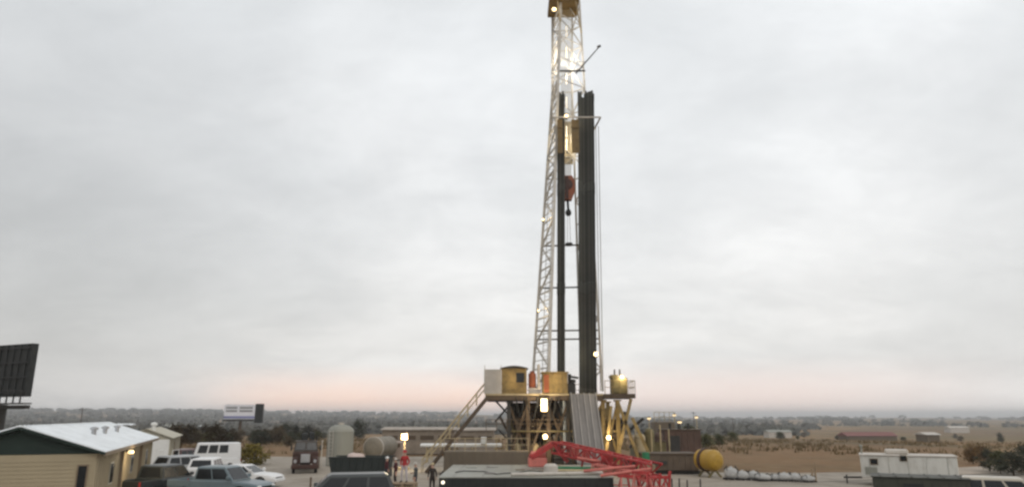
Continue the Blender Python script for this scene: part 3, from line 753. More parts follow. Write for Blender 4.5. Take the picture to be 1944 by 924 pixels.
# ------------------------------------------------------------------ buildings
# long office trailer on the left
ang = math.atan2(0.3757, 1.0)                 # long axis turned left of forward
la_, lp_ = Vector((-math.sin(ang), math.cos(ang), 0)), Vector((math.cos(ang), math.sin(ang), 0))
C0 = P(186, 855, 33.0); ez = C0.z; C0.z = 0
hw_ = 3.05; Ln = 23.0
def trailer_frame(C0):
    return lambda s, t, z: C0 + la_ * s - lp_ * t + Vector((0, 0, z))   # s along, t to the left, z up
Q = trailer_frame(C0)
off = thing('site_office', 'long beige site office trailer with dark green gable and white metal roof', 'site office', Q(Ln / 2, hw_, 0))
b = MB(); W2 = 2 * hw_
b.hexa([Q(0, 0, 0.5), Q(0, W2, 0.5), Q(Ln, W2, 0.5), Q(Ln, 0, 0.5)], [Q(0, 0, ez - 0.12), Q(0, W2, ez - 0.12), Q(Ln, W2, ez - 0.12), Q(Ln, 0, ez - 0.12)])
for k in range(40):
    s_ = 0.2 + k * (Ln - 0.4) / 39; b.beam(Q(s_, -0.012, 0.52), Q(s_, -0.012, ez - 0.14), 0.05, 0.024, up=la_)
for k in range(14):
    z = 0.55 + k * 0.165; b.beam(Q(-0.01, 0.05, z), Q(-0.01, W2 - 0.05, z), 0.02, 0.025)
wall_o = b.build('wall', M['beige'], off)
rz_ = ez + 1.02
b = MB(); b.prism([Q(-0.02, 0, ez - 0.115), Q(-0.02, W2, ez - 0.115), Q(-0.02, hw_, rz_ - 0.1)], la_ * 0.2)
b.build('gable', M['green'], off)
b = MB(); b.prism([Q(Ln - 0.2, 0, ez - 0.115), Q(Ln - 0.2, W2, ez - 0.115), Q(Ln - 0.2, hw_, rz_ - 0.1)], la_ * 0.2)
b.build('gable', M['green'], off)
b = MB(); e_ = 0.35
for a0, a1 in ((-e_, hw_), (W2 + e_, hw_)):
    zl = ez - 0.1; p = [Q(-0.3, a0, zl), Q(Ln + 0.3, a0, zl), Q(Ln + 0.3, a1, rz_), Q(-0.3, a1, rz_)]
    b.hexa(p, [q + Vector((0, 0, 0.07)) for q in p])
    for k in range(34):
        s_ = -0.25 + k * (Ln + 0.5) / 33; b.beam(Q(s_, a0, zl + 0.085), Q(s_, a1, rz_ + 0.085), 0.05, 0.04)
roof_o = b.build('roof', M['roof'], off)
b = MB(); b.beam(Q(-0.32, hw_, rz_ + 0.05), Q(Ln + 0.32, hw_, rz_ + 0.05), 0.3, 0.06); b.build('ridge_cap', M['roof'], roof_o)
for k, s_ in enumerate((7.0, 10.5, 15.0)):
    b = MB(); q = Q(s_, hw_ * 0.45, ez + 0.55); b.lathe([(0.12, -0.1), (0.12, 0.25), (0.2, 0.26), (0.2, 0.36), (0.05, 0.42)], q, n=12); b.build('roof_vent', M['chrome'], roof_o)
b = MB(); b.beam(Q(-0.32, -e_, ez - 0.13), Q(Ln + 0.32, -e_, ez - 0.13), 0.05, 0.16)
b.build('fascia', M['trim'], off)
for a0 in (-e_, W2 + e_): b = MB(); b.beam(Q(-0.31, a0, ez - 0.12), Q(-0.31, hw_, rz_ - 0.02), 0.04, 0.12); b.build('gable_trim', M['green'], off)
for s_ in (7.2, 15.5):
    b = MB(); b.beam(Q(s_, -0.05, 0.5), Q(s_, -0.05, ez - 0.15), 0.28, 0.07, up=la_); b.build('downspout', M['trim'], off)
for s_ in (4.0, 11.5, 19.0):
    b = MB(); b.hexa([Q(s_, -0.04, 1.35), Q(s_ + 1.1, -0.04, 1.35), Q(s_ + 1.1, 0.02, 1.35), Q(s_, 0.02, 1.35)], [Q(s_, -0.04, 2.4), Q(s_ + 1.1, -0.04, 2.4), Q(s_ + 1.1, 0.02, 2.4), Q(s_, 0.02, 2.4)])
    wf = b.build('window', M['beige2'], off)
    b = MB(); b.hexa([Q(s_ + .07, -0.05, 1.42), Q(s_ + 1.03, -0.05, 1.42), Q(s_ + 1.03, -0.035, 1.42), Q(s_ + .07, -0.035, 1.42)], [Q(s_ + .07, -0.05, 2.33), Q(s_ + 1.03, -0.05, 2.33), Q(s_ + 1.03, -0.035, 2.33), Q(s_ + .07, -0.035, 2.33)])
    b.build('pane', M['glass'], wf)
def gable_win(t0, t1, z0, z1, nm):
    b = MB(); b.hexa([Q(-0.05, t0, z0), Q(-0.05, t1, z0), Q(0.02, t1, z0), Q(0.02, t0, z0)], [Q(-0.05, t0, z1), Q(-0.05, t1, z1), Q(0.02, t1, z1), Q(0.02, t0, z1)])
    wf = b.build(nm, M['trim'], off); i = 0.06
    b = MB(); b.hexa([Q(-0.062, t0 + i, z0 + i), Q(-0.062, t1 - i, z0 + i), Q(-0.045, t1 - i, z0 + i), Q(-0.045, t0 + i, z0 + i)], [Q(-0.062, t0 + i, z1 - i), Q(-0.062, t1 - i, z1 - i), Q(-0.045, t1 - i, z1 - i), Q(-0.045, t0 + i, z1 - i)])
    b.build('pane', M['glass'], wf)
gable_win(0.28, 0.72, 1.1, 2.55, 'window'); gable_win(3.6, 4.7, 1.1, 2.0, 'window')
b = MB(); q = Q(8.6, -0.12, ez - 0.42); b.box(q.x - 0.12, q.x + 0.12, q.y - 0.12, q.y + 0.12, q.z, q.z + 0.18, 0.02); wl = b.build('wall_lamp', M['darkst'], off)
b = MB(); b.lathe([(0.04, 0), (0.15, 0.03), (0.17, 0.14), (0.1, 0.2)], q + lp_ * 0.18 + Vector((0, 0, -0.1)), n=12); b.build('bulb', LAMP, wl, smooth=True)
point(q + lp_ * 0.7 + Vector((0, 0, -0.3)), 90)
b = MB(); b.hexa([Q(0.05, 0.08, 0.0), Q(0.05, W2 - .08, 0.0), Q(Ln - .05, W2 - .08, 0.0), Q(Ln - .05, 0.08, 0.0)], [Q(0.05, 0.08, 0.495), Q(0.05, W2 - .08, 0.495), Q(Ln - .05, W2 - .08, 0.495), Q(Ln - .05, 0.08, 0.495)]); b.build('skirting', M['trim'], off)

# second trailer further back
C1 = XZ(316, 60, 0); Q2 = trailer_frame(C1); L2_, W3, h3 = 11.0, 3.6, P(310, 832, 60).z
t2 = thing('site_trailer', 'smaller cream trailer with white panelled end wall behind the long site office', 'site trailer', Q2(L2_ / 2, W3 / 2, 0))
b = MB(); b.hexa([Q2(0, 0, 0.4), Q2(0, W3, 0.4), Q2(L2_, W3, 0.4), Q2(L2_, 0, 0.4)], [Q2(0, 0, h3), Q2(0, W3, h3), Q2(L2_, W3, h3), Q2(L2_, 0, h3)])
for k in range(22): s_ = 0.1 + k * (L2_ - 0.2) / 21; b.beam(Q2(s_, -0.012, 0.42), Q2(s_, -0.012, h3 - 0.02), 0.05, 0.024, up=la_)
b.build('wall', M['beige2'], t2)
b = MB(); b.hexa([Q2(-0.03, 0.05, 0.5), Q2(-0.03, W3 - .05, 0.5), Q2(-0.002, W3 - .05, 0.5), Q2(-0.002, 0.05, 0.5)], [Q2(-0.03, 0.05, h3 - .05), Q2(-0.03, W3 - .05, h3 - .05), Q2(-0.002, W3 - .05, h3 - .05), Q2(-0.002, 0.05, h3 - .05)])
b.build('end_wall', M['white'], t2)
b = MB(); rt_ = h3 + 0.75
for a0, a1 in ((-0.2, W3 / 2), (W3 + 0.2, W3 / 2)):
    p = [Q2(-0.2, a0, h3), Q2(L2_ + 0.2, a0, h3), Q2(L2_ + 0.2, a1, rt_), Q2(-0.2, a1, rt_)]; b.hexa(p, [q + Vector((0, 0, 0.07)) for q in p])
b.prism([Q2(0, 0, h3), Q2(0, W3, h3), Q2(0, W3 / 2, rt_)], la_ * 0.1)
ro2 = b.build('roof', M['beige2'], t2)
b = MB(); b.lathe([(0.16, -0.2), (0.16, 0.3), (0.28, 0.32), (0.24, 0.5), (0.05, 0.55)], Q2(0.8, 1.4, rt_), n=12); b.build('roof_vent', M['white'], ro2)
b = MB(); b.hexa([Q2(4, -0.05, 0.45), Q2(4.9, -0.05, 0.45), Q2(4.9, 0.01, 0.45), Q2(4, 0.01, 0.45)], [Q2(4, -0.05, 2.5), Q2(4.9, -0.05, 2.5), Q2(4.9, 0.01, 2.5), Q2(4, 0.01, 2.5)]); b.build('door', M['trim'], t2)
# white steps box by that trailer
q = XZ(301, 56, 0)
pb = thing('entrance_steps', 'white entrance steps and landing below the cream trailer end wall', 'steps', q)
b = MB(); b.box(q.x - 0.6, q.x + 0.6, q.y + 0.5, q.y + 1.7, 0.0, 1.15, 0.02); b.box(q.x - 0.6, q.x + 0.6, q.y + 0.2, q.y + 0.49, 0, 0.8, 0.02); b.box(q.x - 0.6, q.x + 0.6, q.y - 0.1, q.y + 0.19, 0, 0.45, 0.02); b.build('landing', M['white'], pb)
b = MB()
for x in (q.x - 0.57, q.x + 0.57):
    b.tube((x, q.y + 0.55, 1.15), (x, q.y + 0.55, 2.1), 0.03, n=6); b.tube((x, q.y + 1.65, 1.15), (x, q.y + 1.65, 2.1), 0.03, n=6); b.tube((x, q.y + 0.55, 2.1), (x, q.y + 1.65, 2.1), 0.03, n=6)
b.build('railing', M['white'], pb)

# white cabin trailer on the right
Yr = 50.0; q0, q1 = XZ(1664, Yr, 0.7), XZ(1828, Yr, 0.7)
ztr, = (P(1700, 866, Yr).z,)
GW = mat('grey_white_paint', (0.56, 0.55, 0.51), 0.6, 0, 0.12, 0.6, dirt=0.6, dirtcol=(0.34, 0.31, 0.26), stretch=(1, 1, 0.4))
wt = thing('cabin_trailer', 'white flat roofed cabin trailer with small dark openings on the right side field', 'cabin trailer', ((q0.x + q1.x) / 2, Yr + 1.4, 0))
b = MB(); b.box(q0.x, q1.x, Yr, Yr + 2.8, 0.55, ztr, 0.04)
for k in range(16): x = q0.x + 0.15 + (q1.x - q0.x - 0.3) * k / 15; b.box(x - 0.015, x + 0.015, Yr - 0.012, Yr - 0.001, 0.6, ztr - 0.08)
wall_ = b.build('wall', GW, wt)
b = MB(); b.box(q0.x - 0.06, q1.x + 0.06, Yr - 0.06, Yr + 2.86, ztr + 0.003, ztr + 0.09, 0.02); rf = b.build('roof', M['palep'], wt)
b = MB(); x = XZ(1722, Yr, 3).x; b.box(x - 0.75, x + 0.7, Yr + 1.0, Yr + 2.0, ztr + 0.09, ztr + 0.42, 0.08); b.build('air_conditioner', M['palep'], rf)
for px, py, ww, hh in ((1685, 877, 0.5, 0.42), (1735, 869, 0.46, 0.42)):
    p = P(px, py, Yr); b = MB(); b.box(p.x - ww / 2, p.x + ww / 2, Yr - 0.05, Yr - 0.013, p.z - hh / 2, p.z + hh / 2, 0.01); f_ = b.build('window', M['trim'], wt)
    b = MB(); b.box(p.x - ww / 2 + .05, p.x + ww / 2 - .05, Yr - 0.062, Yr - 0.051, p.z - hh / 2 + .05, p.z + hh / 2 - .05); b.build('pane', M['glass'], f_)
x = XZ(1785, Yr, 2).x; b = MB(); b.box(x - 0.45, x + 0.45, Yr - 0.045, Yr - 0.013, 0.7, ztr - 0.2, 0.01); b.build('door', GW, wt)
for k in range(5):
    x = q0.x + (q1.x - q0.x) * (k + .5) / 5; b = MB(); b.box(x - .012, x + .012, Yr - 0.02, Yr - 0.0125, 0.58, ztr - .05); b.build('panel_seam', M['tank'], wt)
b = MB(); b.box(q0.x + .25, q0.x + 1.0, Yr - .03, Yr - .0125, .75, 1.25)
for k in range(5): b.box(q0.x + .28, q0.x + .97, Yr - .04, Yr - .031, .8 + k * .09, .84 + k * .09)
b.build('vent', M['tank'], wt)
x = XZ(1785, Yr, 2).x; b = MB(); b.box(x - .5, x + .5, Yr - .75, Yr - .1, .0, .5); b.box(x - .5, x + .5, Yr - 1.05, Yr - .752, 0, .25); b.build('step', M['darkst'], wt)
b = MB(); x = XZ(1660, Yr, 3).x; b.lathe([(.06, 0), (.06, .5), (.13, .52), (.1, .62), (.01, .65)], (x, Yr + 1.2, ztr + .05), n=10); b.build('chimney', M['tank'], rf)
for k in range(3):
    x = q0.x + (q1.x - q0.x) * (0.42 + 0.08 * k); b = MB(); b.lathe([(0.1, 0), (0.36, 0.02), (0.38, 0.12), (0.36, 0.22), (0.1, 0.24)], (x, Yr + 0.02, 0.38), axis=(0, 1, 0), n=18); b.build('wheel', M['rubber'], wt)
b = MB(); b.beam((q0.x, Yr + 1.4, 0.45), (q0.x - 1.2, Yr + 1.4, 0.42), 0.12); b.tube((q0.x - 1.0, Yr + 1.4, 0), (q0.x - 1.0, Yr + 1.4, 0.6), 0.05); b.build('drawbar', M['darkst'], wt)

wt.rotation_euler = (0, 0, -math.atan2(wt.location.x, wt.location.y) * 0.92)

# ------------------------------------------------------------------ billboards
def billboard(name, label, A, B, ztop, zbot, face, frame, post_t, thick=0.5):
    A, B = Vector(A), Vector(B); o = thing(name, label, 'billboard', ((A + B) / 2).xy.to_3d()); d = (B - A).normalized(); nrm = Vector((d.y, -d.x, 0))
    if nrm.y > 0: nrm = -nrm
    Z = lambda z: Vector((0, 0, z))
    b = MB(); p = [A + Z(zbot), B + Z(zbot), B + Z(zbot) - nrm * thick, A + Z(zbot) - nrm * thick]; b.hexa(p, [q + Z(ztop - zbot) for q in p]); pn = b.build('panel', face, o)
    return o, pn, A, B, d, nrm, Z
Yb = 58.0
A, B = XZ(-150, Yb + 4.5, 0), XZ(22, Yb - 0.8, 0)
zt_, zb_ = P(62, 651, Yb - 0.8).z, P(47, 752, Yb - 0.8).z
o, pn, A, B, d, nr, Z = billboard('billboard', 'black backed billboard on a steel post rising behind the site office', A, B, zt_, zb_, M['black'], None, 0.5)
b = MB()
for k in range(14): q = A.lerp(B, (k + 0.5) / 14) + nr * 0.04; b.beam(q + Z(zb_ - 0.5), q + Z(zt_ - 0.05), 0.10, 0.07, up=d)
for t in (0.08, 0.36, 0.64, 0.92): z = zb_ + (zt_ - zb_) * t; b.beam(A + nr * 0.1 + Z(z), B + nr * 0.1 + Z(z), 0.05, 0.12)
b.build('back_frame', M['black'], o)
b = MB(); b.beam(A + nr * 0.6 + Z(zb_ - 0.55), B + d * 1.3 + nr * 0.6 + Z(zb_ - 0.55), 0.9, 0.1)
for k in range(9): q = A.lerp(B + d * 1.2, k / 8) + nr * 1.0; b.tube(q + Z(zb_ - 0.5), q + Z(zb_ + 0.45), 0.025, n=6)
b.tube(A + nr * 1.0 + Z(zb_ + 0.45), B + d * 1.2 + nr * 1.0 + Z(zb_ + 0.45), 0.025, n=6)
b.build('catwalk', M['darkst'], o)
b = MB(); q = XZ(-18, Yb + 1.0, 0); b.tube(q, q + Z(zb_ - 0.6), 0.38, n=16); b.beam(A + Z(zb_ - 0.8) - nr * 0.4, B + Z(zb_ - 0.8) - nr * 0.4, 0.3, 0.3); b.build('post', M['darkst'], o)
# white billboard with two printed panels, seen past the trees
Yb2 = 175.0
A, B = XZ(421, Yb2, 0), XZ(480, Yb2 + 1.0, 0); zt_, zb_ = P(450, 767, Yb2).z, P(450, 794, Yb2).z
o, pn, A, B, d, nr, Z = billboard('billboard', 'distant white billboard with two blocks of faded print on a single post', A, B, zt_, zb_, M['boardface'], None, 0.4)
for f0, f1, m_ in ((0.06, 0.42, 'boardgrey'), (0.5, 0.92, 'boardgrey')):
    b = MB()
    for r_ in range(2):
        z = zt_ - 0.55 - r_ * 0.75; p = [A.lerp(B, f0) + nr * 0.02 + Z(z - 0.45), A.lerp(B, f1) + nr * 0.02 + Z(z - 0.45), A.lerp(B, f1) + nr * 0.005 + Z(z - 0.45), A.lerp(B, f0) + nr * 0.005 + Z(z - 0.45)]
        b.hexa(p, [q + Z(0.45) for q in p])
    b.build('print_block', M[m_], pn)
p = [A + nr * 0.02 + Z(zb_ + 0.1), B + nr * 0.02 + Z(zb_ + 0.1), B + nr * 0.005 + Z(zb_ + 0.1), A + nr * 0.005 + Z(zb_ + 0.1)]; b = MB(); b.hexa(p, [q + Z(0.5) for q in p]); b.build('print_band', M['boardblue'], pn)
b = MB(); C_ = B + d * 1.25 + Vector((0, 1.5, 0)); p = [B + d * 0.05 + Z(zb_ - 1), C_ + Z(zb_ - 1), C_ + Vector((0, 1, 0)) + Z(zb_ - 1), B + d * 0.05 + Vector((0, 1, 0)) + Z(zb_ - 1)]; b.hexa(p, [q + Z(zt_ - zb_ + 1.2) for q in p]); b.build('rear_panel', M['black'], o)
b = MB(); b.beam(A + nr * 0.4 + Z(zb_ - 0.4), B + nr * 0.4 + Z(zb_ - 0.4), 0.8, 0.35); b.build('catwalk', M['darkst'], o)
gz = terrain(A.lerp(B, .5).x, Yb2)
b = MB(); q = A.lerp(B, 0.55) - nr * 0.3; b.tube(q + Z(gz - 0.5), q + Z(zb_ - 0.2), 0.35, n=12); b.build('post', M['brown'], o)

# ------------------------------------------------------------------ deck in front of the rig and the red boom
zd = 1.05
dk0, dk1 = XZ(832, 45.2, zd).x, XZ(1166, 45.2, zd).x
Y0d, Y1d = 45.2, 56.5
dk = thing('pipe_deck', 'low wide steel deck with pale plate top and black sides in front of the rig', 'steel deck', ((dk0 + dk1) / 2, (Y0d + Y1d) / 2, 0))
b = MB(); b.box(dk0, dk1, Y0d, Y1d, zd - 0.06, zd); b.build('deck_plate', M['deck'], dk)
b = MB(); b.box(dk0 + 0.05, dk1 - 0.05, Y0d + 0.05, Y1d - 0.05, 0.25, zd - 0.063)
for k in range(15): x = dk0 + 0.15 + (dk1 - dk0 - 0.3) * k / 14; b.box(x - 0.06, x + 0.06, Y0d - 0.02, Y0d + 0.048, 0.02, zd - 0.065)
b.beam((dk0, Y0d + 0.0, 0.15), (dk1, Y0d + 0.0, 0.15), 0.2, 0.28); b.build('side_wall', M['black'], dk)
b = MB()
for k in range(6): x = dk0 + (dk1 - dk0) * (k + 0.5) / 6; b.box(x - 0.02, x + 0.02, Y0d + 0.1, Y1d - 0.1, zd + 0.001, zd + 0.012)
b.build('plate_seam', M['ramp'], dk)
b = MB(); b.tube((dk0 + 0.3, Y0d - 0.05, 0.75), (dk0 + 0.3, Y0d - 0.16, 0.75), 0.1, n=12); b.build('side_lamp', LAMPW, dk)  # small glowing white lamp on the black side of the deck
rc = random.Random(8)
for k in range(9):
    x = rc.uniform(dk0 + .6, dk1 - 1.0); y = rc.uniform(Y0d + 2.0, Y1d - 3.0); b = MB(); b.box(x, x + rc.uniform(.5, 1.1), y, y + rc.uniform(.5, 1.2), zd + .013, zd + rc.uniform(.03, .06), .005); b.build('hatch_cover', (M['ramp'], M['deck'], M['mud'])[k % 3], dk)
b = MB(); pts_ = [Vector((dk0 + .8 + k * .45, Y0d + 3.2 + 1.2 * math.sin(k * .7) + .4 * math.sin(k * 1.9), zd + .045)) for k in range(15)]
for p_, q_ in zip(pts_, pts_[1:]): b.tube(p_, q_, .03, n=8)
tag(b.build('hose', M['rubber'], None), 'black rubber hose snaking over the left half of the deck', 'hose')
b = MB(); b.tube((dk0 + 4.4, Y0d + 0.4, zd + 0.12), (dk1 - 0.5, Y0d + 1.6, zd + 0.12), 0.11, n=12)
tag(b.build('steel_pipe', M['palep'], None), 'pale steel pipe lying along the near edge of the deck', 'pipe')
b = MB(); b.tube((XZ(1045, 51, zd).x, 51.0, zd + 0.13), (XZ(1150, 51, zd).x, 50.2, zd + 0.13), 0.12, n=12)
tag(b.build('steel_pipe', M['greend'], None), 'green steel pipe lying on the deck below the red boom', 'pipe')
b = MB(); b.tube((XZ(1050, 49.4, zd).x, 49.2, zd + 0.1), (XZ(1150, 49, zd).x, 48.6, zd + 0.1), 0.09, n=12)
tag(b.build('steel_pipe', M['tan'], None), 'tan steel pipe lying on the deck between green and pale pipes', 'pipe')
q = XZ(1046, 47.5, zd); b = MB(); b.lathe([(0.3, 0), (0.42, 0.0), (0.45, 0.1), (0.45, 0.5), (0.3, 0.62), (0.05, 0.64)], (q.x, q.y, zd + 0.003), n=18)  # drum shape added in place of a bright warm reflection on the deck
tag(b.build('steel_drum', M['palep'], None, smooth=False), 'squat pale drum added for a bright warm reflection on the deck near the boom foot', 'drum')
# red lattice boom folded down from its mast foot towards the right
bm_ = thing('crane_boom', 'bright red lattice crane boom lowered across the deck with a raised A frame', 'crane boom', XZ(1060, 54, zd))
def lattice(b, p, q, w, h, nseg, th):
    p, q = Vector(p), Vector(q); _, _, a, u = b.frame(p, q)
    c = lambda e, i, j: e + a * (w / 2 * i) + u * (h / 2 * j)
    K = ((-1, -1), (1, -1), (1, 1), (-1, 1))
    for i, j in K: b.beam(c(p, i, j), c(q, i, j), th * 1.35)
    for k in range(nseg):
        e0, e1 = p.lerp(q, k / nseg), p.lerp(q, (k + 1) / nseg)
        for n_ in range(4):
            (i0, j0), (i1, j1) = K[n_], K[(n_ + 1) % 4]
            b.beam(c(e0, i0, j0), c(e1, i1, j1), th) if k % 2 else b.beam(c(e0, i1, j1), c(e1, i0, j0), th)
            b.beam(c(e0, i0, j0), c(e0, i1, j1), th)
foot, tip = P(1058, 848, 54.5), P(1246, 892, 46.5)
b = MB(); lattice(b, foot, tip, 1.0, 0.75, 11, 0.085); b.build('boom_section', M['redst'], bm_)
b = MB(); lattice(b, P(1128, 886, 49), P(1232, 906, 45.8), 0.5, 0.4, 8, 0.06); b.build('jib_section', M['pink'], bm_)
b = MB()
for dy in (0, 1.5):
    b.beam(P(1008, 868, 54.0) + Vector((0, dy, 0)), P(1052, 841, 54.2) + Vector((0, dy, 0)), 0.3, 0.34); b.beam(P(1052, 841, 54.2) + Vector((0, dy, 0)), P(1078, 876, 54.2) + Vector((0, dy, 0)), 0.22, 0.26)
b.beam(P(1052, 841, 54.2), P(1052, 841, 54.2) + Vector((0, 1.5, 0)), 0.24); b.beam(P(1008, 868, 54.0) + Vector((0, 0, 0.02)), P(1008, 868, 54.0) + Vector((0, 1.5, 0.02)), 0.24); b.build('a_frame', M['redst'], bm_)
b = MB(); e = P(1024, 869, 54.2); b.box(e.x - 0.8, e.x + 0.55, 53.9, 56.0, zd, zd + 0.62, 0.06); b.tube((e.x - 0.6, 54.9, zd + 0.75), (e.x + 0.5, 54.9, zd + 0.75), 0.32, n=16); b.build('winch', M['pink'], bm_)
for t in (0.35, 0.7):
    e = foot.lerp(tip, t); b = MB()
    for s_ in (-0.5, 0.5): b.beam((e.x + s_, e.y, zd), (e.x + s_ * 0.8, e.y, e.z - 0.35), 0.13)
    b.beam((e.x - 0.5, e.y, e.z - 0.42), (e.x + 0.5, e.y, e.z - 0.42), 0.14); b.build('boom_rest', M['redst'], bm_)
e = tip; b = MB()
for k in range(4): s_ = -1.1 + k * 0.62; b.beam((e.x + s_, e.y + 0.2, 0.0), (e.x + s_ + 0.1, e.y + 0.1, e.z - 0.2 + 0.12 * (k % 2)), 0.15)
b.beam((e.x - 1.2, e.y + 0.15, 0.9), (e.x + 0.9, e.y + 0.15, 0.9), 0.14); b.beam((e.x - 1.1, e.y + 0.02, 0.2), (e.x - 0.4, e.y + 0.02, 1.3), 0.1); b.beam((e.x + 0.2, e.y + 0.02, 0.2), (e.x + 0.9, e.y + 0.02, 1.3), 0.1)
b.build('tip_stand', M['redst'], bm_)
b = MB(); e = P(1150, 868, 50.5); b.lathe([(0.1, 0), (0.42, 0.02), (0.36, 0.1), (0.42, 0.18), (0.1, 0.2)], e + Vector((0, -0.6, 0.1)), axis=(0, -1, 0.1), n=18); b.build('boom_sheave', M['redst'], bm_)
b = MB(); e = P(1090, 858, 53.2); b.box(e.x - 0.25, e.x + 0.3, e.y - 0.75, e.y - 0.5, e.z - 0.3, e.z + 0.35, 0.06); b.lathe([(0.1, 0), (0.3, 0.02), (0.3, 0.18), (0.1, 0.2)], (e.x + 0.75, e.y - 0.6, e.z - 0.1), axis=(0, -1, 0), n=16); b.build('hook_block', M['pink'], bm_)

tp = None
for k, (px, Y, rz_) in enumerate(((1196, 44.6, .2), (1218, 43.6, -.5), (1240, 45.0, .9), (1176, 46.8, -.2), (1252, 46.6, .3))):
    q = XZ(px, Y, 0)
    if tp is None:
        tp = thing('steel_trestle', 'red steel trestle in the tangle under the boom tip', 'trestle', q, rz_, 'red trestles under the boom tip')
        b = MB(); b.beam((-.7, 0, 1.15), (.7, 0, 1.15), .13); tb_ = b.build('top_beam', M['redst'], tp, world=False)
        for sx in (-1, 1):
            for sy in (-1, 1): b = MB(); b.beam((sx * .5, 0, 1.12), (sx * .68, sy * .42, 0), .09); b.build('leg', M['redst'] if sx > 0 else M['pink'], tp, world=False)
        b = MB(); b.beam((-.6, -.2, .5), (.6, -.2, .5), .07); b.build('cross_bar', M['pink'], tp, world=False)
    else: o = dup(tp, q, rz_); o.scale = (random.uniform(.7, 1.1), 1, random.uniform(.8, 1.25))
for px0, py0, px1, py1, Y, lab in ((1108, 893, 1206, 884, 46.5, 'faded red pipe leaning over the deck edge below the boom'), (1140, 902, 1236, 889, 45.0, 'faded red pipe lowest in front of the boom tip'), (1096, 868, 1172, 880, 50.5, 'faded red pipe running beside the boom above the green pipe')):
    b = MB(); b.tube(P(px0, py0, Y), P(px1, py1, Y - .6), .09, n=10); tag(b.build('red_pipe', M['pink'], None), lab, 'pipe')

# ------------------------------------------------------------------ tanks and equipment around the rig
# mud tank behind the deck, left of the rig
def mud_tank(name, label, pxa, pxb, Y, py_top, m, depth=2.6, ribs=14, z0=0.25):
    xa, xb = XZ(pxa, Y, 1).x, XZ(pxb, Y, 1).x; zt = P((pxa + pxb) / 2, py_top, Y).z
    o = thing(name, label, 'tank', ((xa + xb) / 2, Y + depth / 2, 0))
    b = MB(); b.box(xa, xb, Y, Y + depth, z0, zt, 0.04)
    for k in range(ribs): x = xa + 0.12 + (xb - xa - 0.24) * k / (ribs - 1); b.box(x - 0.05, x + 0.05, Y - 0.09, Y - 0.001, z0, zt - 0.04)
    b.build('tank_body', m, o)
    b = MB(); 
    for yy in (Y + 0.3, Y + depth - 0.3): b.beam((xa - 0.3, yy, 0.12), (xb + 0.3, yy, 0.12), 0.2, 0.25)
    b.build('skid', M['darkst'], o)
    return o, xa, xb, zt
o, xa, xb, zt = mud_tank('mud_tank', 'long brown ribbed mud tank between the access stair and the rig base', 842, 1003, 66.0 - 6.5, 856, M['mud'])
b = MB(); b.tube((xa, 59.55, zt + 1.0), (xb, 59.55, zt + 1.0), 0.03, n=6); b.tube((xa, 59.55, zt + 0.5), (xb, 59.55, zt + 0.5), 0.025, n=6)
for k in range(9): x = xa + (xb - xa) * k / 8; b.tube((x, 59.55, zt), (x, 59.55, zt + 1.0), 0.025, n=6)
b.build('guard_rail', M['tan'], o)
Yp = 76.0; pa, pb_ = P(798, 845, Yp), P(952, 845, Yp)
o = thing('pipe_rack', 'pale rack of white pipe lit behind the long brown mud tank', 'pipe rack', ((pa.x + pb_.x) / 2, Yp, 0))
for k in range(4):
    b = MB(); b.tube((pa.x, Yp + k * 0.3, pa.z + 0.02 * k), (pb_.x, Yp + k * 0.3, pa.z + 0.02 * k), 0.14, n=10); b.build('pipe', M['white'], o)
for k in range(4):
    x = pa.x + (pb_.x - pa.x) * (0.08 + 0.28 * k); b = MB(); b.beam((x, Yp - 0.2, pa.z - 0.22), (x, Yp + 1.2, pa.z - 0.22), 0.14); b.beam((x, Yp, 0), (x, Yp, pa.z - 0.25), 0.14); b.beam((x, Yp + 1.0, 0), (x, Yp + 1.0, pa.z - 0.25), 0.14); b.build('trestle', M['tan'], o)
e = P(918, 838, Yp - 0.5)
b = MB(); b.box(e.x - 0.28, e.x + 0.28, Yp - 0.4, Yp + 0.3, pa.z + 0.15, pa.z + 0.85, 0.04); tag(b.build('junction_box', M['white'], None), 'small white box on top of the white pipe rack', 'junction box')
# low pale sheds behind
def shed(name, label, pxa, pxb, Y, pyt, pyw0, pyw1, m, depth=3.2):
    xa, xb = XZ(pxa, Y, 2).x, XZ(pxb, Y, 2).x; mid = (pxa + pxb) / 2; zt = P(mid, pyt, Y).z
    o = thing(name, label, 'shed', ((xa + xb) / 2, Y + depth / 2, 0))
    b = MB(); b.box(xa, xb, Y, Y + depth, 0.1, zt - 0.12); wl_ = b.build('wall', m, o)
    b = MB(); p = [(xa - 0.2, Y - 0.25, zt - 0.115), (xb + 0.2, Y - 0.25, zt - 0.115), (xb + 0.2, Y + depth + 0.2, zt - 0.115), (xa - 0.2, Y + depth + 0.2, zt - 0.115)]
    b.hexa(p, [Vector(q) + Vector((0, 0, 0.1 if i < 2 else 0.35)) for i, q in enumerate(p)]); b.build('roof', mat('dusty_tan_roof', (0.36, 0.31, 0.26), 0.7, 0, 0.2, dirt=0.5, dirtcol=(0.2, 0.16, 0.12)), o)
    w0, w1 = P(mid, pyw0, Y).z, P(mid, pyw1, Y).z
    n = max(2, int((xb - xa) / 2.2))
    for k in range(n):
        x0 = xa + (xb - xa) * (k + 0.12) / n; x1 = xa + (xb - xa) * (k + 0.88) / n; b = MB(); b.box(x0, x1, Y - 0.03, Y - 0.001, w1, w0); b.build('opening', M['brown'], o)
    return o
shed('shaker_shed', 'long low pale shed with dark openings behind the lit pole lamp', 725, 862, 92, 814, 826, 834, mat('dusty_tan_wall', (0.26, 0.215, 0.17), 0.8, 0, 0.2, dirt=0.5))
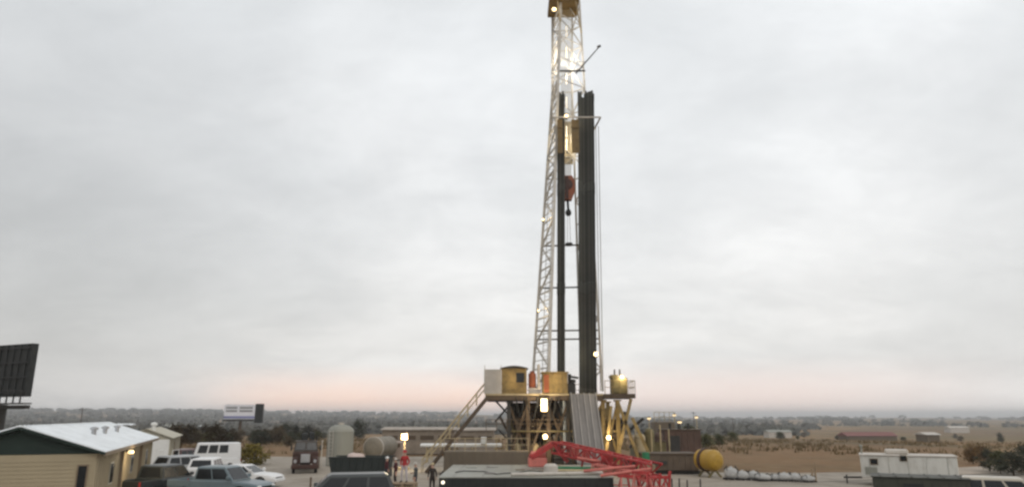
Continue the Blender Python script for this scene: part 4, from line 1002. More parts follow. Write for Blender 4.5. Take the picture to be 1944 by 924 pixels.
shed('shaker_shed', 'short low pale shed half hidden by the rig access stair', 870, 938, 88, 815, 827, 834, mat('dusty_tan_wall', (0.26, 0.215, 0.17)))
o = thing('equipment_container', 'pale container with a dark slot standing before the long low shed', 'container', XZ(735, 80, 0))
xa, xb = XZ(718, 80, 1).x, XZ(765, 80, 1).x; zt = P(740, 838, 80).z
b = MB(); b.box(xa, xb, 80, 82.4, 0.1, zt, 0.03)
for k in range(10): x = xa + 0.1 + (xb - xa - 0.2) * k / 9; b.box(x - 0.04, x + 0.04, 79.94, 79.998, 0.2, zt - 0.1)
b.build('body', mat('dusty_pink_paint', (0.42, 0.33, 0.28), 0.7, 0, 0.15, dirt=0.4), o)
b = MB(); b.box(xa + 0.3, xb - 0.3, 79.90, 79.935, zt - 0.55, zt - 0.15); b.build('vent', M['brown'], o)
# pole lamp
e = P(768, 828, 66); lp = thing('pole_lamp', 'lit square floodlight on a tan pole behind the red shirted person', 'floodlight pole', (e.x, e.y, 0))
b = MB(); b.tube((e.x, e.y + 0.2, 0), (e.x, e.y + 0.2, e.z + 0.3), 0.06, 0.045, n=8); b.box(e.x - 0.5, e.x + 0.5, e.y - 0.1, e.y + 0.5, 0.0, 0.25, 0.03); b.build('pole', M['tan'], lp)
b = MB(); b.box(e.x - 0.32, e.x + 0.32, e.y - 0.04, e.y + 0.16, e.z - 0.3, e.z + 0.3, 0.04); hd = b.build('lamp_head', M['darkst'], lp)
b = MB(); b.box(e.x - 0.27, e.x + 0.27, e.y - 0.07, e.y - 0.042, e.z - 0.25, e.z + 0.25, 0.01); b.build('lens', LAMP, hd)
point(e + Vector((0, -0.6, -0.2)), 300)
# domed grey storage tank
e0, e1 = P(621, 850, 72), P(670, 850, 72); r_ = (e1.x - e0.x) / 2; zt = P(645, 805, 72).z
o = thing('storage_tank', 'tall grey domed storage tank standing behind the dark waste skip', 'tank', ((e0.x + e1.x) / 2, 72, 0))
b = MB(); b.lathe([(r_ * 0.98, 0), (r_, 0.05), (r_, zt - 0.75), (r_ * 1.015, zt - 0.73), (r_ * 1.015, zt - 0.66), (r_ * 0.93, zt - 0.42), (r_ * 0.72, zt - 0.18), (r_ * 0.4, zt - 0.04), (0.2, zt)], o.location, n=32); tkb = b.build('shell', M['tank'], o, smooth=False)
b = MB()
for s_ in (-0.18, 0.18): b.beam((o.location.x - r_ * 0.5 + s_, 72 - r_ * 0.95, 0.1), (o.location.x - r_ * 0.5 + s_, 72 - r_ * 0.95, zt - 0.6), 0.04)
for k in range(10): b.beam((o.location.x - r_ * 0.5 - 0.18, 72 - r_ * 0.95, 0.3 + k * 0.32), (o.location.x - r_ * 0.5 + 0.18, 72 - r_ * 0.95, 0.3 + k * 0.32), 0.03)
b.build('ladder', M['palep'], o)
b = MB(); b.lathe([(0.28, -0.1), (0.28, 0.12), (0.32, 0.13), (0.32, 0.18), (0.05, 0.2)], (o.location.x, 72, zt), n=14); b.build('hatch', M['palep'], o)
# horizontal tank seen end-on
e = P(708, 846, 74); r_ = P(727, 846, 74).x - e.x; zc_ = e.z - 0.15
o = thing('fuel_tank', 'horizontal grey brown fuel tank seen end on right of the domed tank', 'tank', (e.x, 75, 0))
b = MB(); b.lathe([(0.1, -0.18), (r_ * 0.6, -0.12), (r_ * 0.92, 0.0), (r_, 0.12), (r_, 5.5), (r_ * 0.8, 5.7), (0.1, 5.8)], (e.x, 74, zc_), axis=(0.12, 1, 0), n=28); b.build('shell', mat('fuel_tank_paint', (0.20, 0.175, 0.135), 0.6, 0, 0.2, dirt=0.5), o)
b = MB(); b.lathe([(r_ * 1.003, 0.15), (r_ * 1.05, 0.16), (r_ * 1.05, 0.34), (r_ * 1.003, 0.35)], (e.x, 74, zc_), axis=(0.12, 1, 0), n=28); b.build('highlight_band', M['palep'], o)  # pale ring paints the highlight arching round the tank end
for yy in (74.8, 78.4): b = MB(); b.box(e.x - r_ * 0.7, e.x + r_ * 0.7, yy - 0.15, yy + 0.15, 0, zc_ - r_ * 0.6); b.build('saddle', M['darkst'], o)
# posts beside the domed tank
for px, pyt in ((612, 838), (607, 850)):
    e = P(px, pyt, 68); b = MB(); b.tube((e.x, 68, 0), (e.x, 68, e.z), 0.06, 0.05, n=8); b.lathe([(0.02, 0), (0.09, 0.02), (0.09, 0.12), (0.02, 0.14)], (e.x, 68, e.z), n=8)
    tag(b.build('marker_post', M['palep'] if px == 612 else M['brown'], None), 'pale thin post left of the domed tank' if px == 612 else 'dark brown post left of the domed tank, the shorter one', 'post')
e = P(590, 912, 48); b = MB(); b.tube((e.x, 48, 0), (e.x, 48, e.z + 0.15), 0.07, 0.06, n=8); b.lathe([(0.07, 0), (0.08, 0.02), (0.05, 0.09), (0.01, 0.1)], (e.x, 48, e.z + 0.15), n=8); tag(b.build('marker_post', M['brown'], None), 'short brown post on the gravel left of the black SUV', 'post')
# dark skip
Ys = 55.0; xa, xb = XZ(624, Ys, 1).x, XZ(741, Ys, 1).x; zt = P(680, 869, Ys).z
o = thing('waste_skip', 'long dark green open steel skip behind the black SUV', 'skip', ((xa + xb) / 2, Ys + 1.1, 0))
b = MB()
b.hexa([(xa + .25, Ys, 0.2), (xb - .25, Ys, 0.2), (xb - .25, Ys + .06, 0.2), (xa + .25, Ys + .06, 0.2)], [(xa, Ys - .1, zt), (xb, Ys - .1, zt), (xb, Ys - .04, zt), (xa, Ys - .04, zt)])
b.box(xa + .25, xb - .25, Ys + 2.2, Ys + 2.26, 0.2, zt); b.box(xa + .2, xa + .26, Ys + .06, Ys + 2.2, 0.2, zt); b.box(xb - .26, xb - .2, Ys + .06, Ys + 2.2, 0.2, zt); b.box(xa + .26, xb - .26, Ys + .06, Ys + 2.2, 0.2, 0.26)
for k in range(8): x = xa + .4 + (xb - xa - .8) * k / 7; b.beam((x, Ys - .04, 0.25), (x, Ys - .14, zt - .1), 0.1, 0.08)
b.beam((xa - .02, Ys - .12, zt + .05), (xb + .02, Ys - .12, zt + .05), 0.12, 0.1); b.beam((xa, Ys + 2.23, zt + .05), (xb, Ys + 2.23, zt + .05), 0.12, 0.1)
b.build('bin_body', M['dgreen'], o)
b = MB(); b.box(xa + .3, xb - .3, Ys + .1, Ys + 2.15, 0.27, zt - .35, 0.1); b.build('load', M['olive'], o)
e = XZ(676, Ys + 1, zt); b = MB(); b.lathe([(0.3, 0), (0.62, 0.1), (0.7, 0.35), (0.55, 0.58), (0.2, 0.68)], (e.x, Ys + 1, zt - 0.35), n=14)
for v in b.v: v += Vector((mn.noise(v * 1.7) * 0.12, mn.noise(v * 1.7 + Vector((9, 0, 0))) * 0.12, mn.noise(v * 2.1) * 0.1))
b2 = b.build('canvas_bundle', mat('dusty_pink_cloth', (0.55, 0.44, 0.40), 0.9), None, smooth=True); tag(b2, 'pale pinkish canvas bundle piled in the dark skip', 'bundle')
# brown generator houses right of the rig
def gen_house(name, label, pxa, pxb, Y, pyt, m, base=0.3, depth=3.0):
    xa, xb = XZ(pxa, Y, 1).x, XZ(pxb, Y, 1).x; zt = P((pxa + pxb) / 2, pyt, Y).z
    o = thing(name, label, 'equipment house', ((xa + xb) / 2, Y + depth / 2, 0))
    b = MB(); b.box(xa, xb, Y, Y + depth, base, zt, 0.05)
    n = max(4, int((xb - xa) / 0.45))
    for k in range(n): x = xa + 0.1 + (xb - xa - 0.2) * k / (n - 1); b.box(x - 0.04, x + 0.04, Y - 0.05, Y - 0.001, base + 0.05, zt - 0.08)
    b.build('body', m, o)
    b = MB(); b.box(xa - 0.1, xb + 0.1, Y - 0.08, Y + depth + 0.08, zt + 0.003, zt + 0.1); b.build('roof', M['brown'], o)
    b = MB(); b.box(xa + (xb - xa) * .12, xa + (xb - xa) * .42, Y - 0.09, Y - 0.052, base + .5, zt - .5); b.build('louvre', M['darkst'], o)
    b = MB(); b.beam((xa - 0.2, Y + 0.4, base / 2), (xb + 0.2, Y + 0.4, base / 2), 0.25, base - 0.02); b.beam((xa - 0.2, Y + depth - 0.4, base / 2), (xb + 0.2, Y + depth - 0.4, base / 2), 0.25, base - 0.02); b.build('skid', M['darkst'], o)
    return o, xa, xb, zt
mb_ = mat('red_brown_paint', (0.105, 0.062, 0.045), 0.7, 0, 0.25, 0.6, dirt=0.6, dirtcol=(0.06, 0.045, 0.035))
o, xa, xb, zt = gen_house('generator_house', 'dark red brown generator house right of the rig with exhaust stacks', 1262, 1333, 70, 816, mb_)
for f in (0.25, 0.5, 0.75): b = MB(); b.tube((xa + (xb - xa) * f, 71.2, zt), (xa + (xb - xa) * f, 71.2, zt + 0.65), 0.14, n=10); b.build('exhaust_stack', M['darkst'], o)
o, xa, xb, zt = gen_house('pump_house', 'low long brown pump house in front of the generator house', 1222, 1326, 61, 862, mat('pump_house_paint', (0.115, 0.085, 0.06), 0.7, 0, 0.25, 0.6, dirt=0.5, dirtcol=(0.07, 0.05, 0.04)))
o, xa, xb, zt = gen_house('parts_container', 'olive brown parts container between the rig strut and generator house', 1206, 1266, 68, 838, M['olive'])
e = P(1262, 800, 78); o = thing('mixing_tower', 'tan brown mixing tower with railing behind the generator house', 'mixing tower', (e.x, 79, 0))
b = MB(); b.box(e.x - 1.1, e.x + 1.1, 78, 80, 2.2, e.z, 0.05); b.build('hopper', M['mud'], o)
for sx in (-1, 1):
    for sy in (78.1, 79.9): b = MB(); b.beam((e.x + sx, sy, 0), (e.x + sx, sy, 2.2), 0.16); b.build('leg', M['tan'], o)
b = MB()
for t in (0.5, 1.0): b.tube((e.x - 1.1, 78.05, e.z + t), (e.x + 1.1, 78.05, e.z + t), 0.03, n=6)
for k in range(5): b.tube((e.x - 1.1 + 0.55 * k, 78.05, e.z), (e.x - 1.1 + 0.55 * k, 78.05, e.z + 1), 0.03, n=6)
b.build('guard_rail', M['tan'], o)
rc = random.Random(5)
for k, (px, Y, pyt, lab) in enumerate(((1214, 66, 822, 'tan upright separator vessel nearest the rig strut'), (1232, 67.5, 812, 'olive upright separator vessel, the taller middle one'), (1250, 69, 820, 'rusty upright separator vessel beside the mixing tower'))):
    e = P(px, pyt, Y); o = thing('separator_vessel', lab, 'vessel', (e.x, Y, 0)); r_ = .5 - .05 * k
    b = MB(); b.lathe([(.1, .5), (r_, .7), (r_, e.z - .3), (r_ * .7, e.z - .08), (.1, e.z)], (e.x, Y, 0), n=16); b.build('shell', (M['tan'], M['olive'], mb_)[k], o)
    for s_ in (-1, 1): b = MB(); b.beam((e.x + s_ * r_ * .8, Y - .1, 0), (e.x + s_ * r_ * .8, Y - .1, .9), .1); b.build('leg', M['brown'], o)
    b = MB(); b.tube((e.x + r_, Y - .3, 1.2), (e.x + r_ + .5, Y - .3, 1.2), .08, n=8); b.tube((e.x + r_ + .5, Y - .3, 1.2), (e.x + r_ + .5, Y - .3, e.z + .3), .07, n=8); b.build('outlet_pipe', M['tan'], o)
b = MB(); e = P(1226, 862, 58.5); b.lathe([(0.27, 0), (0.29, 0.02), (0.29, 0.3), (0.305, 0.32), (0.29, 0.34), (0.29, 0.62), (0.305, 0.64), (0.29, 0.66), (0.29, 0.9), (0.25, 0.92)], (e.x, 58.5, 0.95), n=18); dr = b.build('steel_drum', M['greend'], None); tag(dr, 'green steel drum standing on a wooden crate right of the boom', 'drum')
b = MB(); b.box(e.x - 0.6, e.x + 0.6, 58, 59, 0.0, 0.945)
for k in range(5): b.box(e.x - 0.6 + 0.26 * k, e.x - 0.45 + 0.26 * k, 57.96, 57.999, 0.02, 0.93)
tag(b.build('wooden_crate', M['wood'], None), 'weathered wooden crate under the green drum', 'crate')
# yellow round tank
e = P(1350, 873, 58.0); r_ = 0.80; o = thing('yellow_tank', 'round mustard yellow tank with dark rust rim on a stand', 'tank', (e.x, 58.6, 0))
ax = Vector((0.45, -1, 0)).normalized()
b = MB(); b.lathe([(0.1, 1.12), (r_ * 0.55, 1.06), (r_ * 0.85, 0.9), (r_, 0.66), (r_, -0.9), (r_ * 0.8, -1.1), (0.1, -1.2)], Vector((e.x, 58.6, e.z)), axis=ax, n=30); b.build('shell', M['yellow'], o, smooth=False)
b = MB(); b.lathe([(r_ * 1.004, -0.5), (r_ * 1.1, -0.48), (r_ * 1.1, -0.2), (r_ * 1.004, -0.18)], Vector((e.x, 58.6, e.z)), axis=ax, n=30); b.build('rim', M['maroon'], o)
for s_ in (-0.6, 0.6): q = Vector((e.x, 58.6, 0)) + ax * s_; b = MB(); b.beam(q - Vector((0.5, 0, 0)), q + Vector((0, 0, e.z - r_ * 0.85)), 0.14); b.beam(q + Vector((0.5, 0, 0)), q + Vector((0, 0, e.z - r_ * 0.85)), 0.14); b.build('stand', M['olive'], o)
# row of white bulk bags on pallets
bagp = None
for k, px in enumerate((1392, 1412, 1430, 1450, 1470, 1492, 1512, 1534)):
    q = XZ(px + random.uniform(-4, 4), 56 - 0.25 * k + random.uniform(-.3, .3), 0)
    if bagp is None:
        bagp = thing('bulk_bag', 'white woven bulk bag on a dark pallet in the row along the field edge', 'bulk bag', q, 0, 'row of white bulk bags')
        b = MB()
        for k_ in range(5): b.box(-0.5, 0.5, -0.5 + k_ * 0.22, -0.38 + k_ * 0.22, 0.12, 0.145)
        for x in (-0.45, 0, 0.45): b.box(x - 0.05, x + 0.05, -0.5, 0.5, 0.0, 0.118)
        b.build('pallet', M['darkst'], bagp, world=False)
        b = MB(); n = 16; prof = [(0.30, 0.15), (0.44, 0.2), (0.47, 0.45), (0.44, 0.7), (0.30, 0.82), (0.12, 0.86), (0.1, 0.95)]
        b.lathe(prof, (0, 0, 0), n=n)
        for i, v in enumerate(b.v):
            a_ = math.atan2(v.y, v.x); f_ = (abs(math.cos(a_)) ** 5 + abs(math.sin(a_)) ** 5) ** -.2; nz_ = mn.noise(v * 2.5) * .05; v.x *= f_ + nz_; v.y *= f_ + nz_; v.z += 0.04 * mn.noise(v * 3)
        b.build('sack', M['bag'], bagp, world=False, smooth=True)
        for sx in (-1, 1):
            b = MB(); b.beam((sx * .42, -.4, .72), (sx * .3, -.1, 1.02), .05); b.beam((sx * .3, -.1, 1.02), (sx * .42, .35, .72), .05); b.build('lifting_loop', M['darkst'], bagp, world=False)
    else:
        o = dup(bagp, q, random.uniform(-0.4, 0.4)); o.scale = (random.uniform(0.8, 1.1),) * 2 + (random.uniform(0.5, 0.75),); o.rotation_euler[1] = random.uniform(-.06, .06)
for px, h in ((1549, 1.35), (1543, 0.9)):
    q = XZ(px, 54, 0); b = MB(); b.tube((q.x, 54, 0), (q.x + 0.03, 54, h), 0.08, 0.06, n=8); b.tube((q.x + 0.03, 54, h), (q.x + 0.02, 54, h + 0.05), 0.06, 0.03, n=8)
    tag(b.build('wooden_post', M['wood'], None), 'tall weathered wooden post at the right end of the bag row' if px == 1549 else 'shorter weathered post next to the tall one by the bags', 'post')
pp = None
for k, px in enumerate((1276, 1290, 1305, 1330)):
    q = XZ(px, 47.5 + 0.3 * k, 0)
    if pp is None:
        b = MB(); b.tube((0, 0, 0), (0.02, 0, 0.75), 0.05, 0.045, n=8); b.tube((0.02, 0, 0.75), (0.02, 0, 0.79), 0.045, 0.02, n=8)
        pp = b.build('fence_post', M['darkst'], None); pp.location = q; tag(pp, 'short dark stake in the gravel right of the red boom', 'post', 'dark stakes in the gravel')
    else: o = dup(pp, q); o.scale = (1, 1, random.uniform(0.8, 1.2))

# ------------------------------------------------------------------ vehicles
KIND = dict(
    pickup=dict(L=5.7, W=1.95, hood=1.10, belt=1.16, roof=1.88, ws=(1.25, 0.62), rw=(-1.12, -1.22), bed=(-1.3, -2.8), ax=(1.75, -1.75), r=0.40, nw=2, nose=2.85),
    suv=dict(L=4.9, W=1.92, hood=1.05, belt=1.12, roof=1.80, ws=(1.15, 0.45), rw=(-2.0, -2.3), bed=None, ax=(1.5, -1.4), r=0.37, nw=3, nose=2.45),
    sedan=dict(L=4.7, W=1.82, hood=0.92, belt=0.96, roof=1.45, ws=(0.95, 0.15), rw=(-1.15, -1.85), bed=None, ax=(1.42, -1.35), r=0.33, nw=2, nose=2.35),
    minibus=dict(L=4.1, W=1.9, hood=1.2, belt=1.25, roof=2.45, ws=(1.75, 1.45), rw=(-1.95, -2.02), bed=None, ax=(1.25, -1.2), r=0.36, nw=4, nose=2.0),
    van=dict(L=5.4, W=2.0, hood=1.15, belt=1.2, roof=2.25, ws=(2.05, 1.45), rw=(-2.55, -2.66), bed=None, ax=(1.75, -1.6), r=0.36, nw=4, nose=2.7),
)
def paint(name, col): return mat(name, col, 0.32, 0.0, 0.05, 0.7, dirt=0.35, dirtcol=tuple(c * .75 + .03 for c in col), spec=0.5)
def vehicle(name, label, cat, kind, pm, loc, yaw, group=None, glass='glass'):
    K = KIND[kind]; o = thing(name, label, cat, loc, yaw, group)
    L, W = K['L'] / 2, K['W'] / 2; ax, r = K['ax'], K['r']
    bd = lambda b, n, m, par=o, sm=False: b.build(n, m, par, world=False, smooth=sm)
    xs = set([-L, -L + .06, -L + .2, L - .5, L - .2, L - .06, L, K['ws'][0], K['ws'][0] + .05, 0, -0.6, 0.5])
    for a in ax:
        for k in range(-6, 7): xs.add(a + (r + 0.09) * math.sin(k / 6 * math.pi / 2))
    if K['bed']: xs |= {K['bed'][0], K['bed'][0] - .02}
    xs = sorted(x for x in xs if -L <= x <= L)
    b = MB(); rings = []
    for x in xs:
        e = max(0, (abs(x) - (L - 0.45)) / 0.45); hw = W * (1 - 0.10 * e * e)
        zl = 0.30 + 0.10 * e
        for a in ax:
            d = abs(x - a)
            if d < r + 0.09: zl = max(zl, r + math.sqrt(max(0, (r + 0.09) ** 2 - d * d)))
        if K['bed'] and x <= K['bed'][0] - .01: zt = 0.80
        elif x > K['ws'][0]: f = (x - K['ws'][0]) / (L - K['ws'][0]); zt = K['hood'] - 0.16 * f ** 2 - 0.12 * max(0, f - .9) * 10
        else: zt = K['belt'] - (0.10 * smooth(L - 0.4, L, -x) if kind == 'sedan' else 0)
        zl = min(zl, zt - 0.06); zm = max(zl + 0.02, min(0.62, zt - 0.05)); zs = max(zm + .01, zt - 0.07)
        rings.append([(x, -hw * .96, zl), (x, -hw, zm), (x, -hw * .975, zs), (x, -hw * .90, zt), (x, hw * .90, zt), (x, hw * .975, zs), (x, hw, zm), (x, hw * .96, zl)])
    n = 8
    b.add([p for q in rings for p in q], [(i * n + k, i * n + (k + 1) % n, (i + 1) * n + (k + 1) % n, (i + 1) * n + k) for i in range(len(rings) - 1) for k in range(n)] + [tuple(range(n)), tuple(range((len(rings) - 1) * n, len(rings) * n))])
    body = bd(b, 'body', pm)
    if K['bed']:
        x0, x1 = K['bed'][0] - .03, -L + 0.02; b = MB(); zb = K['belt'] - .02
        for s_ in (-1, 1): b.box(x0, x1, s_ * W * .97, s_ * W * .88, 0.78, zb, 0.015)
        b.box(x0, x0 - .06, -W * .88, W * .88, 0.78, zb); bd(b, 'bed_wall', pm)
        b = MB(); b.box(x1, x1 + .07, -W * .875, W * .875, 0.78, zb, 0.015); bd(b, 'tailgate', pm)
    # cabin
    wb, wt = W * .93, W * .76; zb, zr = K['belt'] - .015, K['roof']
    if kind in ('van', 'minibus'): wt = W * .86
    (f0, f1), (r1, r0) = K['ws'], (K['rw'][0], K['rw'][1])
    lo = [Vector(p) for p in ((r0, -wb, zb), (f0, -wb, zb), (f0, wb, zb), (r0, wb, zb))]
    hi = [Vector(p) for p in ((r1, -wt, zr - .06), (f1, -wt, zr - .06), (f1, wt, zr - .06), (r1, wt, zr - .06))]
    cr = [Vector(p) for p in ((r1 + .12, -wt + .12, zr), (f1 - .14, -wt + .12, zr), (f1 - .14, wt - .12, zr), (r1 + .12, wt - .12, zr))]
    b = MB(); b.add(lo + hi + cr, [(3, 2, 1, 0), (8, 9, 10, 11)] + [(k + 4 * j, (k + 1) % 4 + 4 * j, (k + 1) % 4 + 4 + 4 * j, k + 4 + 4 * j) for j in (0, 1) for k in range(4)])
    cabn = bd(b, 'cabin', pm)
    def pane(a, bq, c, d, u0, u1, v0, v1, nm):
        P_ = lambda u, v: (a.lerp(bq, u)).lerp(d.lerp(c, u), v)
        q = [P_(u0, v0), P_(u1, v0), P_(u1, v1), P_(u0, v1)]
        nn = (q[1] - q[0]).cross(q[3] - q[0]).normalized()
        if nn.dot(q[0] - Vector((-.3, 0, 1.0))) < 0: nn = -nn
        bb = MB(); bb.hexa([p + nn * .002 for p in q], [p + nn * .010 for p in q]); bd(bb, nm, M[glass], cabn)
    pane(lo[1], lo[2], hi[2], hi[1], .06, .94, .06, .94, 'windshield')
    pane(lo[3], lo[0], hi[0], hi[3], .1, .9, .25 if kind != 'pickup' else .12, .92, 'rear_window')
    for A, B_, C_, D_ in ((lo[0], lo[1], hi[1], hi[0]), (lo[3], lo[2], hi[2], hi[3])):
        for k in range(K['nw']):
            u0, u1 = .05 + .92 * k / K['nw'], .05 + .92 * (k + 1) / K['nw'] - .035
            if kind in ('van', 'minibus') and k == 0: continue
            pane(A, B_, C_, D_, u0, u1, .1 if kind not in ('van', 'minibus') else .35, .9, 'side_window')
    for a in ax:
        for s_ in (-1, 1):
            b = MB(); b.lathe([(r * .6, -.11), (r * .93, -.11), (r, -.07), (r, .07), (r * .93, .11), (r * .6, .11)], (a, s_ * (W - .12), r), axis=(0, s_, 0), n=20); wh = bd(b, 'wheel', M['rubber'])
            b = MB(); b.lathe([(.04, .115), (r * .3, .1), (r * .55, .07), (r * .62, .118), (r * .62, .09)], (a, s_ * (W - .12), r), axis=(0, s_, 0), n=16); bd(b, 'rim', M['chrome'], wh)
    for s_ in (-1, 1):
        b = MB(); b.box(L - .12, L - .005, s_ * W * .58, s_ * W * .88, K['hood'] - .36, K['hood'] - .2, .02); bd(b, 'headlight', M['white'])
        b = MB(); b.box(-L - .012, -L + .1, s_ * W * .76, s_ * W * .90, .7 if K['bed'] else K['belt'] - .34, K['belt'] - .08, .02); bd(b, 'taillight', M['redst'])
        b = MB(); b.box(f0 - .3, f0 - .12, s_ * (wb + .05), s_ * (wb + .24), zb + .08, zb + .26, .03); b.beam((f0 - .2, s_ * (wb - .03), zb + .1), (f0 - .2, s_ * (wb + .1), zb + .13), .05); bd(b, 'mirror', pm)
    b = MB(); b.box(L - .1, L + .09, -W * .86, W * .86, .36, .58, .04); bd(b, 'bumper', M['chrome'] if kind == 'pickup' else pm)
    b = MB(); b.box(-L - .09, -L + .08, -W * .86, W * .86, .38, .58, .04); bd(b, 'bumper', M['chrome'] if kind == 'pickup' else pm)
    b = MB(); b.box(L - .02, L + .02, -W * .5, W * .5, .62, K['hood'] - .24, .005); bd(b, 'grille', M['black'])
    return o
pb1 = paint('slate_blue_car_paint', (0.13, 0.17, 0.19)); pw = paint('white_car_paint', (0.70, 0.70, 0.70)); pg = paint('silver_car_paint', (0.36, 0.37, 0.38))
pk = paint('black_car_paint', (0.018, 0.024, 0.024)); pm2 = paint('maroon_car_paint', (0.09, 0.03, 0.03)); pgr = paint('dark_grey_car_paint', (0.03, 0.036, 0.038)); pbe = paint('beige_car_paint', (0.45, 0.40, 0.32))
V = vehicle
V('parked_car', 'black SUV parked side on at the bottom edge in front of the skip', 'car', 'suv', pk, XZ(640, 35.0, 0), R(180 + 14)).scale = (1.12,) * 3
V('pickup_truck', 'slate blue crew cab pickup with sloping windshield in the left car park', 'pickup truck', 'pickup', pb1, XZ(418, 42.5, 0), R(-12))
V('parked_car', 'white sedan parked beyond the slate blue pickup', 'car', 'sedan', pw, XZ(466, 50.5, 0), R(-8))
V('parked_car', 'silver grey SUV parked between office steps and white van', 'car', 'suv', pg, XZ(352, 56, 0), R(60))
V('pickup_truck', 'dark grey pickup parked close beside the long site office', 'pickup truck', 'pickup', pgr, XZ(308, 44, 0), R(75))
V('panel_van', 'white van with a row of dark windows parked side on behind the cars', 'van', 'minibus', pw, XZ(405, 63, 0), R(180 + 23))
V('parked_car', 'white SUV parked in front of the white van', 'car', 'suv', pw, XZ(392, 53, 0), R(100))
V('parked_car', 'maroon SUV parked near the end of the cream trailer', 'car', 'suv', pm2, XZ(352, 67, 0), R(80))
q = XZ(1752, 37.0, 0); eqt = thing('equipment_trailer', 'dark olive flat topped equipment trailer parked before the white cabin trailer', 'trailer', q, R(-25))
zt_ = P(1750, 902, 37).z
bd_ = lambda b, n, m, par=eqt: b.build(n, m, par, world=False)
b = MB(); b.box(-2.05, 2.05, -1.1, 1.1, .55, zt_ - .06, .04)
for k in range(12): x = -1.95 + k * 3.9 / 11; b.box(x - .035, x + .035, -1.14, -1.101, .6, zt_ - .1)
bd_(b, 'body', mat('dark_olive_paint', (0.045, 0.047, 0.035), 0.6, 0, 0.25, dirt=0.5, dirtcol=(0.09, 0.08, 0.06)))
b = MB(); b.box(-2.12, 2.12, -1.18, 1.16, zt_ - .055, zt_, .015)
for k in range(6): x = -1.7 + k * .68; b.box(x - .04, x + .04, -1.1, 1.1, zt_ + .001, zt_ + .03)
tp_ = bd_(b, 'lid', mat('dark_tarp', (0.07, 0.07, 0.058), 0.7, 0, 0.25, dirt=0.5, dirtcol=(0.12, 0.11, 0.09)))
b = MB(); b.box(-.75, .1, -1.16, -1.145, .7, zt_ - .3); bd_(b, 'hatch', M['black'])
for x in (-.5, .5):
    b = MB(); b.lathe([(.2, -.1), (.36, -.09), (.38, 0), (.36, .09), (.2, .1)], (x, -1.0, .38), axis=(0, -1, 0), n=16); bd_(b, 'wheel', M['rubber'])
b = MB(); b.beam((-2.05, 0, .5), (-3.1, 0, .48), .1); b.tube((-2.9, 0, 0), (-2.9, 0, .6), .04, n=8); bd_(b, 'drawbar', M['darkst'])
V('parked_car', 'beige SUV parked right of the dark equipment trailer', 'car', 'suv', pbe, XZ(1930, 35.5, 0), R(-30))

# heavy oilfield winch truck seen from the front
q = XZ(578, 63, 0)
wt_ = thing('winch_truck', 'dark maroon heavy winch truck facing the camera with black stack and hoist', 'truck', q)
X = lambda a: q.x + a
b = MB(); b.box(X(-1.2), X(1.2), 62.6, 64.6, 0.75, 1.72, 0.08); b.box(X(-0.62), X(0.62), 61.9, 62.6, 0.8, 1.62, 0.06)
b.hexa([(X(-1.2), 61.85, 0.62), (X(-0.66), 61.85, 0.62), (X(-0.66), 62.62, 0.62), (X(-1.2), 62.62, 0.62)], [(X(-1.12), 61.95, 1.22), (X(-0.66), 61.95, 1.3), (X(-0.66), 62.62, 1.4), (X(-1.2), 62.62, 1.3)])
b.hexa([(X(0.66), 61.85, 0.62), (X(1.2), 61.85, 0.62), (X(1.2), 62.62, 0.62), (X(0.66), 62.62, 0.62)], [(X(0.66), 61.95, 1.3), (X(1.12), 61.95, 1.22), (X(1.2), 62.62, 1.3), (X(0.66), 62.62, 1.4)])
b.build('hood', M['maroon'], wt_)
b = MB(); b.hexa([(X(-1.15), 62.9, 1.725), (X(1.15), 62.9, 1.725), (X(1.15), 64.6, 1.725), (X(-1.15), 64.6, 1.725)], [(X(-1.0), 63.2, 2.55), (X(1.0), 63.2, 2.55), (X(1.0), 64.6, 2.6), (X(-1.0), 64.6, 2.6)])
cb = b.build('cab', mat('dark_brown_paint', (0.035, 0.024, 0.017), 0.6, 0, 0.2, dirt=0.3), wt_)
for s_ in (-1, 1):
    b = MB(); b.hexa([(X(s_ * .06), 62.90, 1.85), (X(s_ * 1.02), 62.90, 1.85), (X(s_ * 1.02), 62.96, 1.85), (X(s_ * .06), 62.96, 1.85)], [(X(s_ * .06), 63.12, 2.45), (X(s_ * .9), 63.12, 2.45), (X(s_ * .9), 63.2, 2.45), (X(s_ * .06), 63.2, 2.45)]); b.build('windshield', M['glass'], cb)
b = MB(); b.box(X(-.42), X(.42), 61.84, 61.9, 0.88, 1.55, .02)
for k in range(7): b.box(X(-.4 + .12 * k), X(-.34 + .12 * k), 61.81, 61.838, 0.9, 1.53)
b.build('grille', M['chrome'], wt_)
b = MB(); b.box(X(-1.25), X(1.25), 61.55, 61.8, 0.38, 0.72, .04); b.build('bumper', M['maroon'], wt_)
for s_ in (-1, 1):
    b = MB(); b.lathe([(.03, -.08), (.14, 0), (.15, .05), (.13, .08)], (X(s_ * .9), 61.9, .98), axis=(0, -1, 0), n=14); b.build('headlight', M['chrome'], wt_)
    b = MB(); b.lathe([(.3, -.14), (.5, -.14), (.52, 0), (.5, .14), (.3, .14)], (X(s_ * 1.02), 62.5, .52), axis=(1, 0, 0), n=18); b.build('wheel', M['rubber'], wt_)
    b = MB(); b.lathe([(.3, -.28), (.5, -.28), (.52, 0), (.5, .28), (.3, .28)], (X(s_ * .92), 68.0, .52), axis=(1, 0, 0), n=18); b.build('wheel', M['rubber'], wt_)
    b = MB(); b.box(X(s_ * 1.28), X(s_ * 1.44), 63.0, 63.06, 1.8, 2.25, .02); b.beam((X(s_ * 1.05), 63.03, 2.0), (X(s_ * 1.3), 63.03, 2.0), .04); b.build('mirror', M['darkst'], wt_)
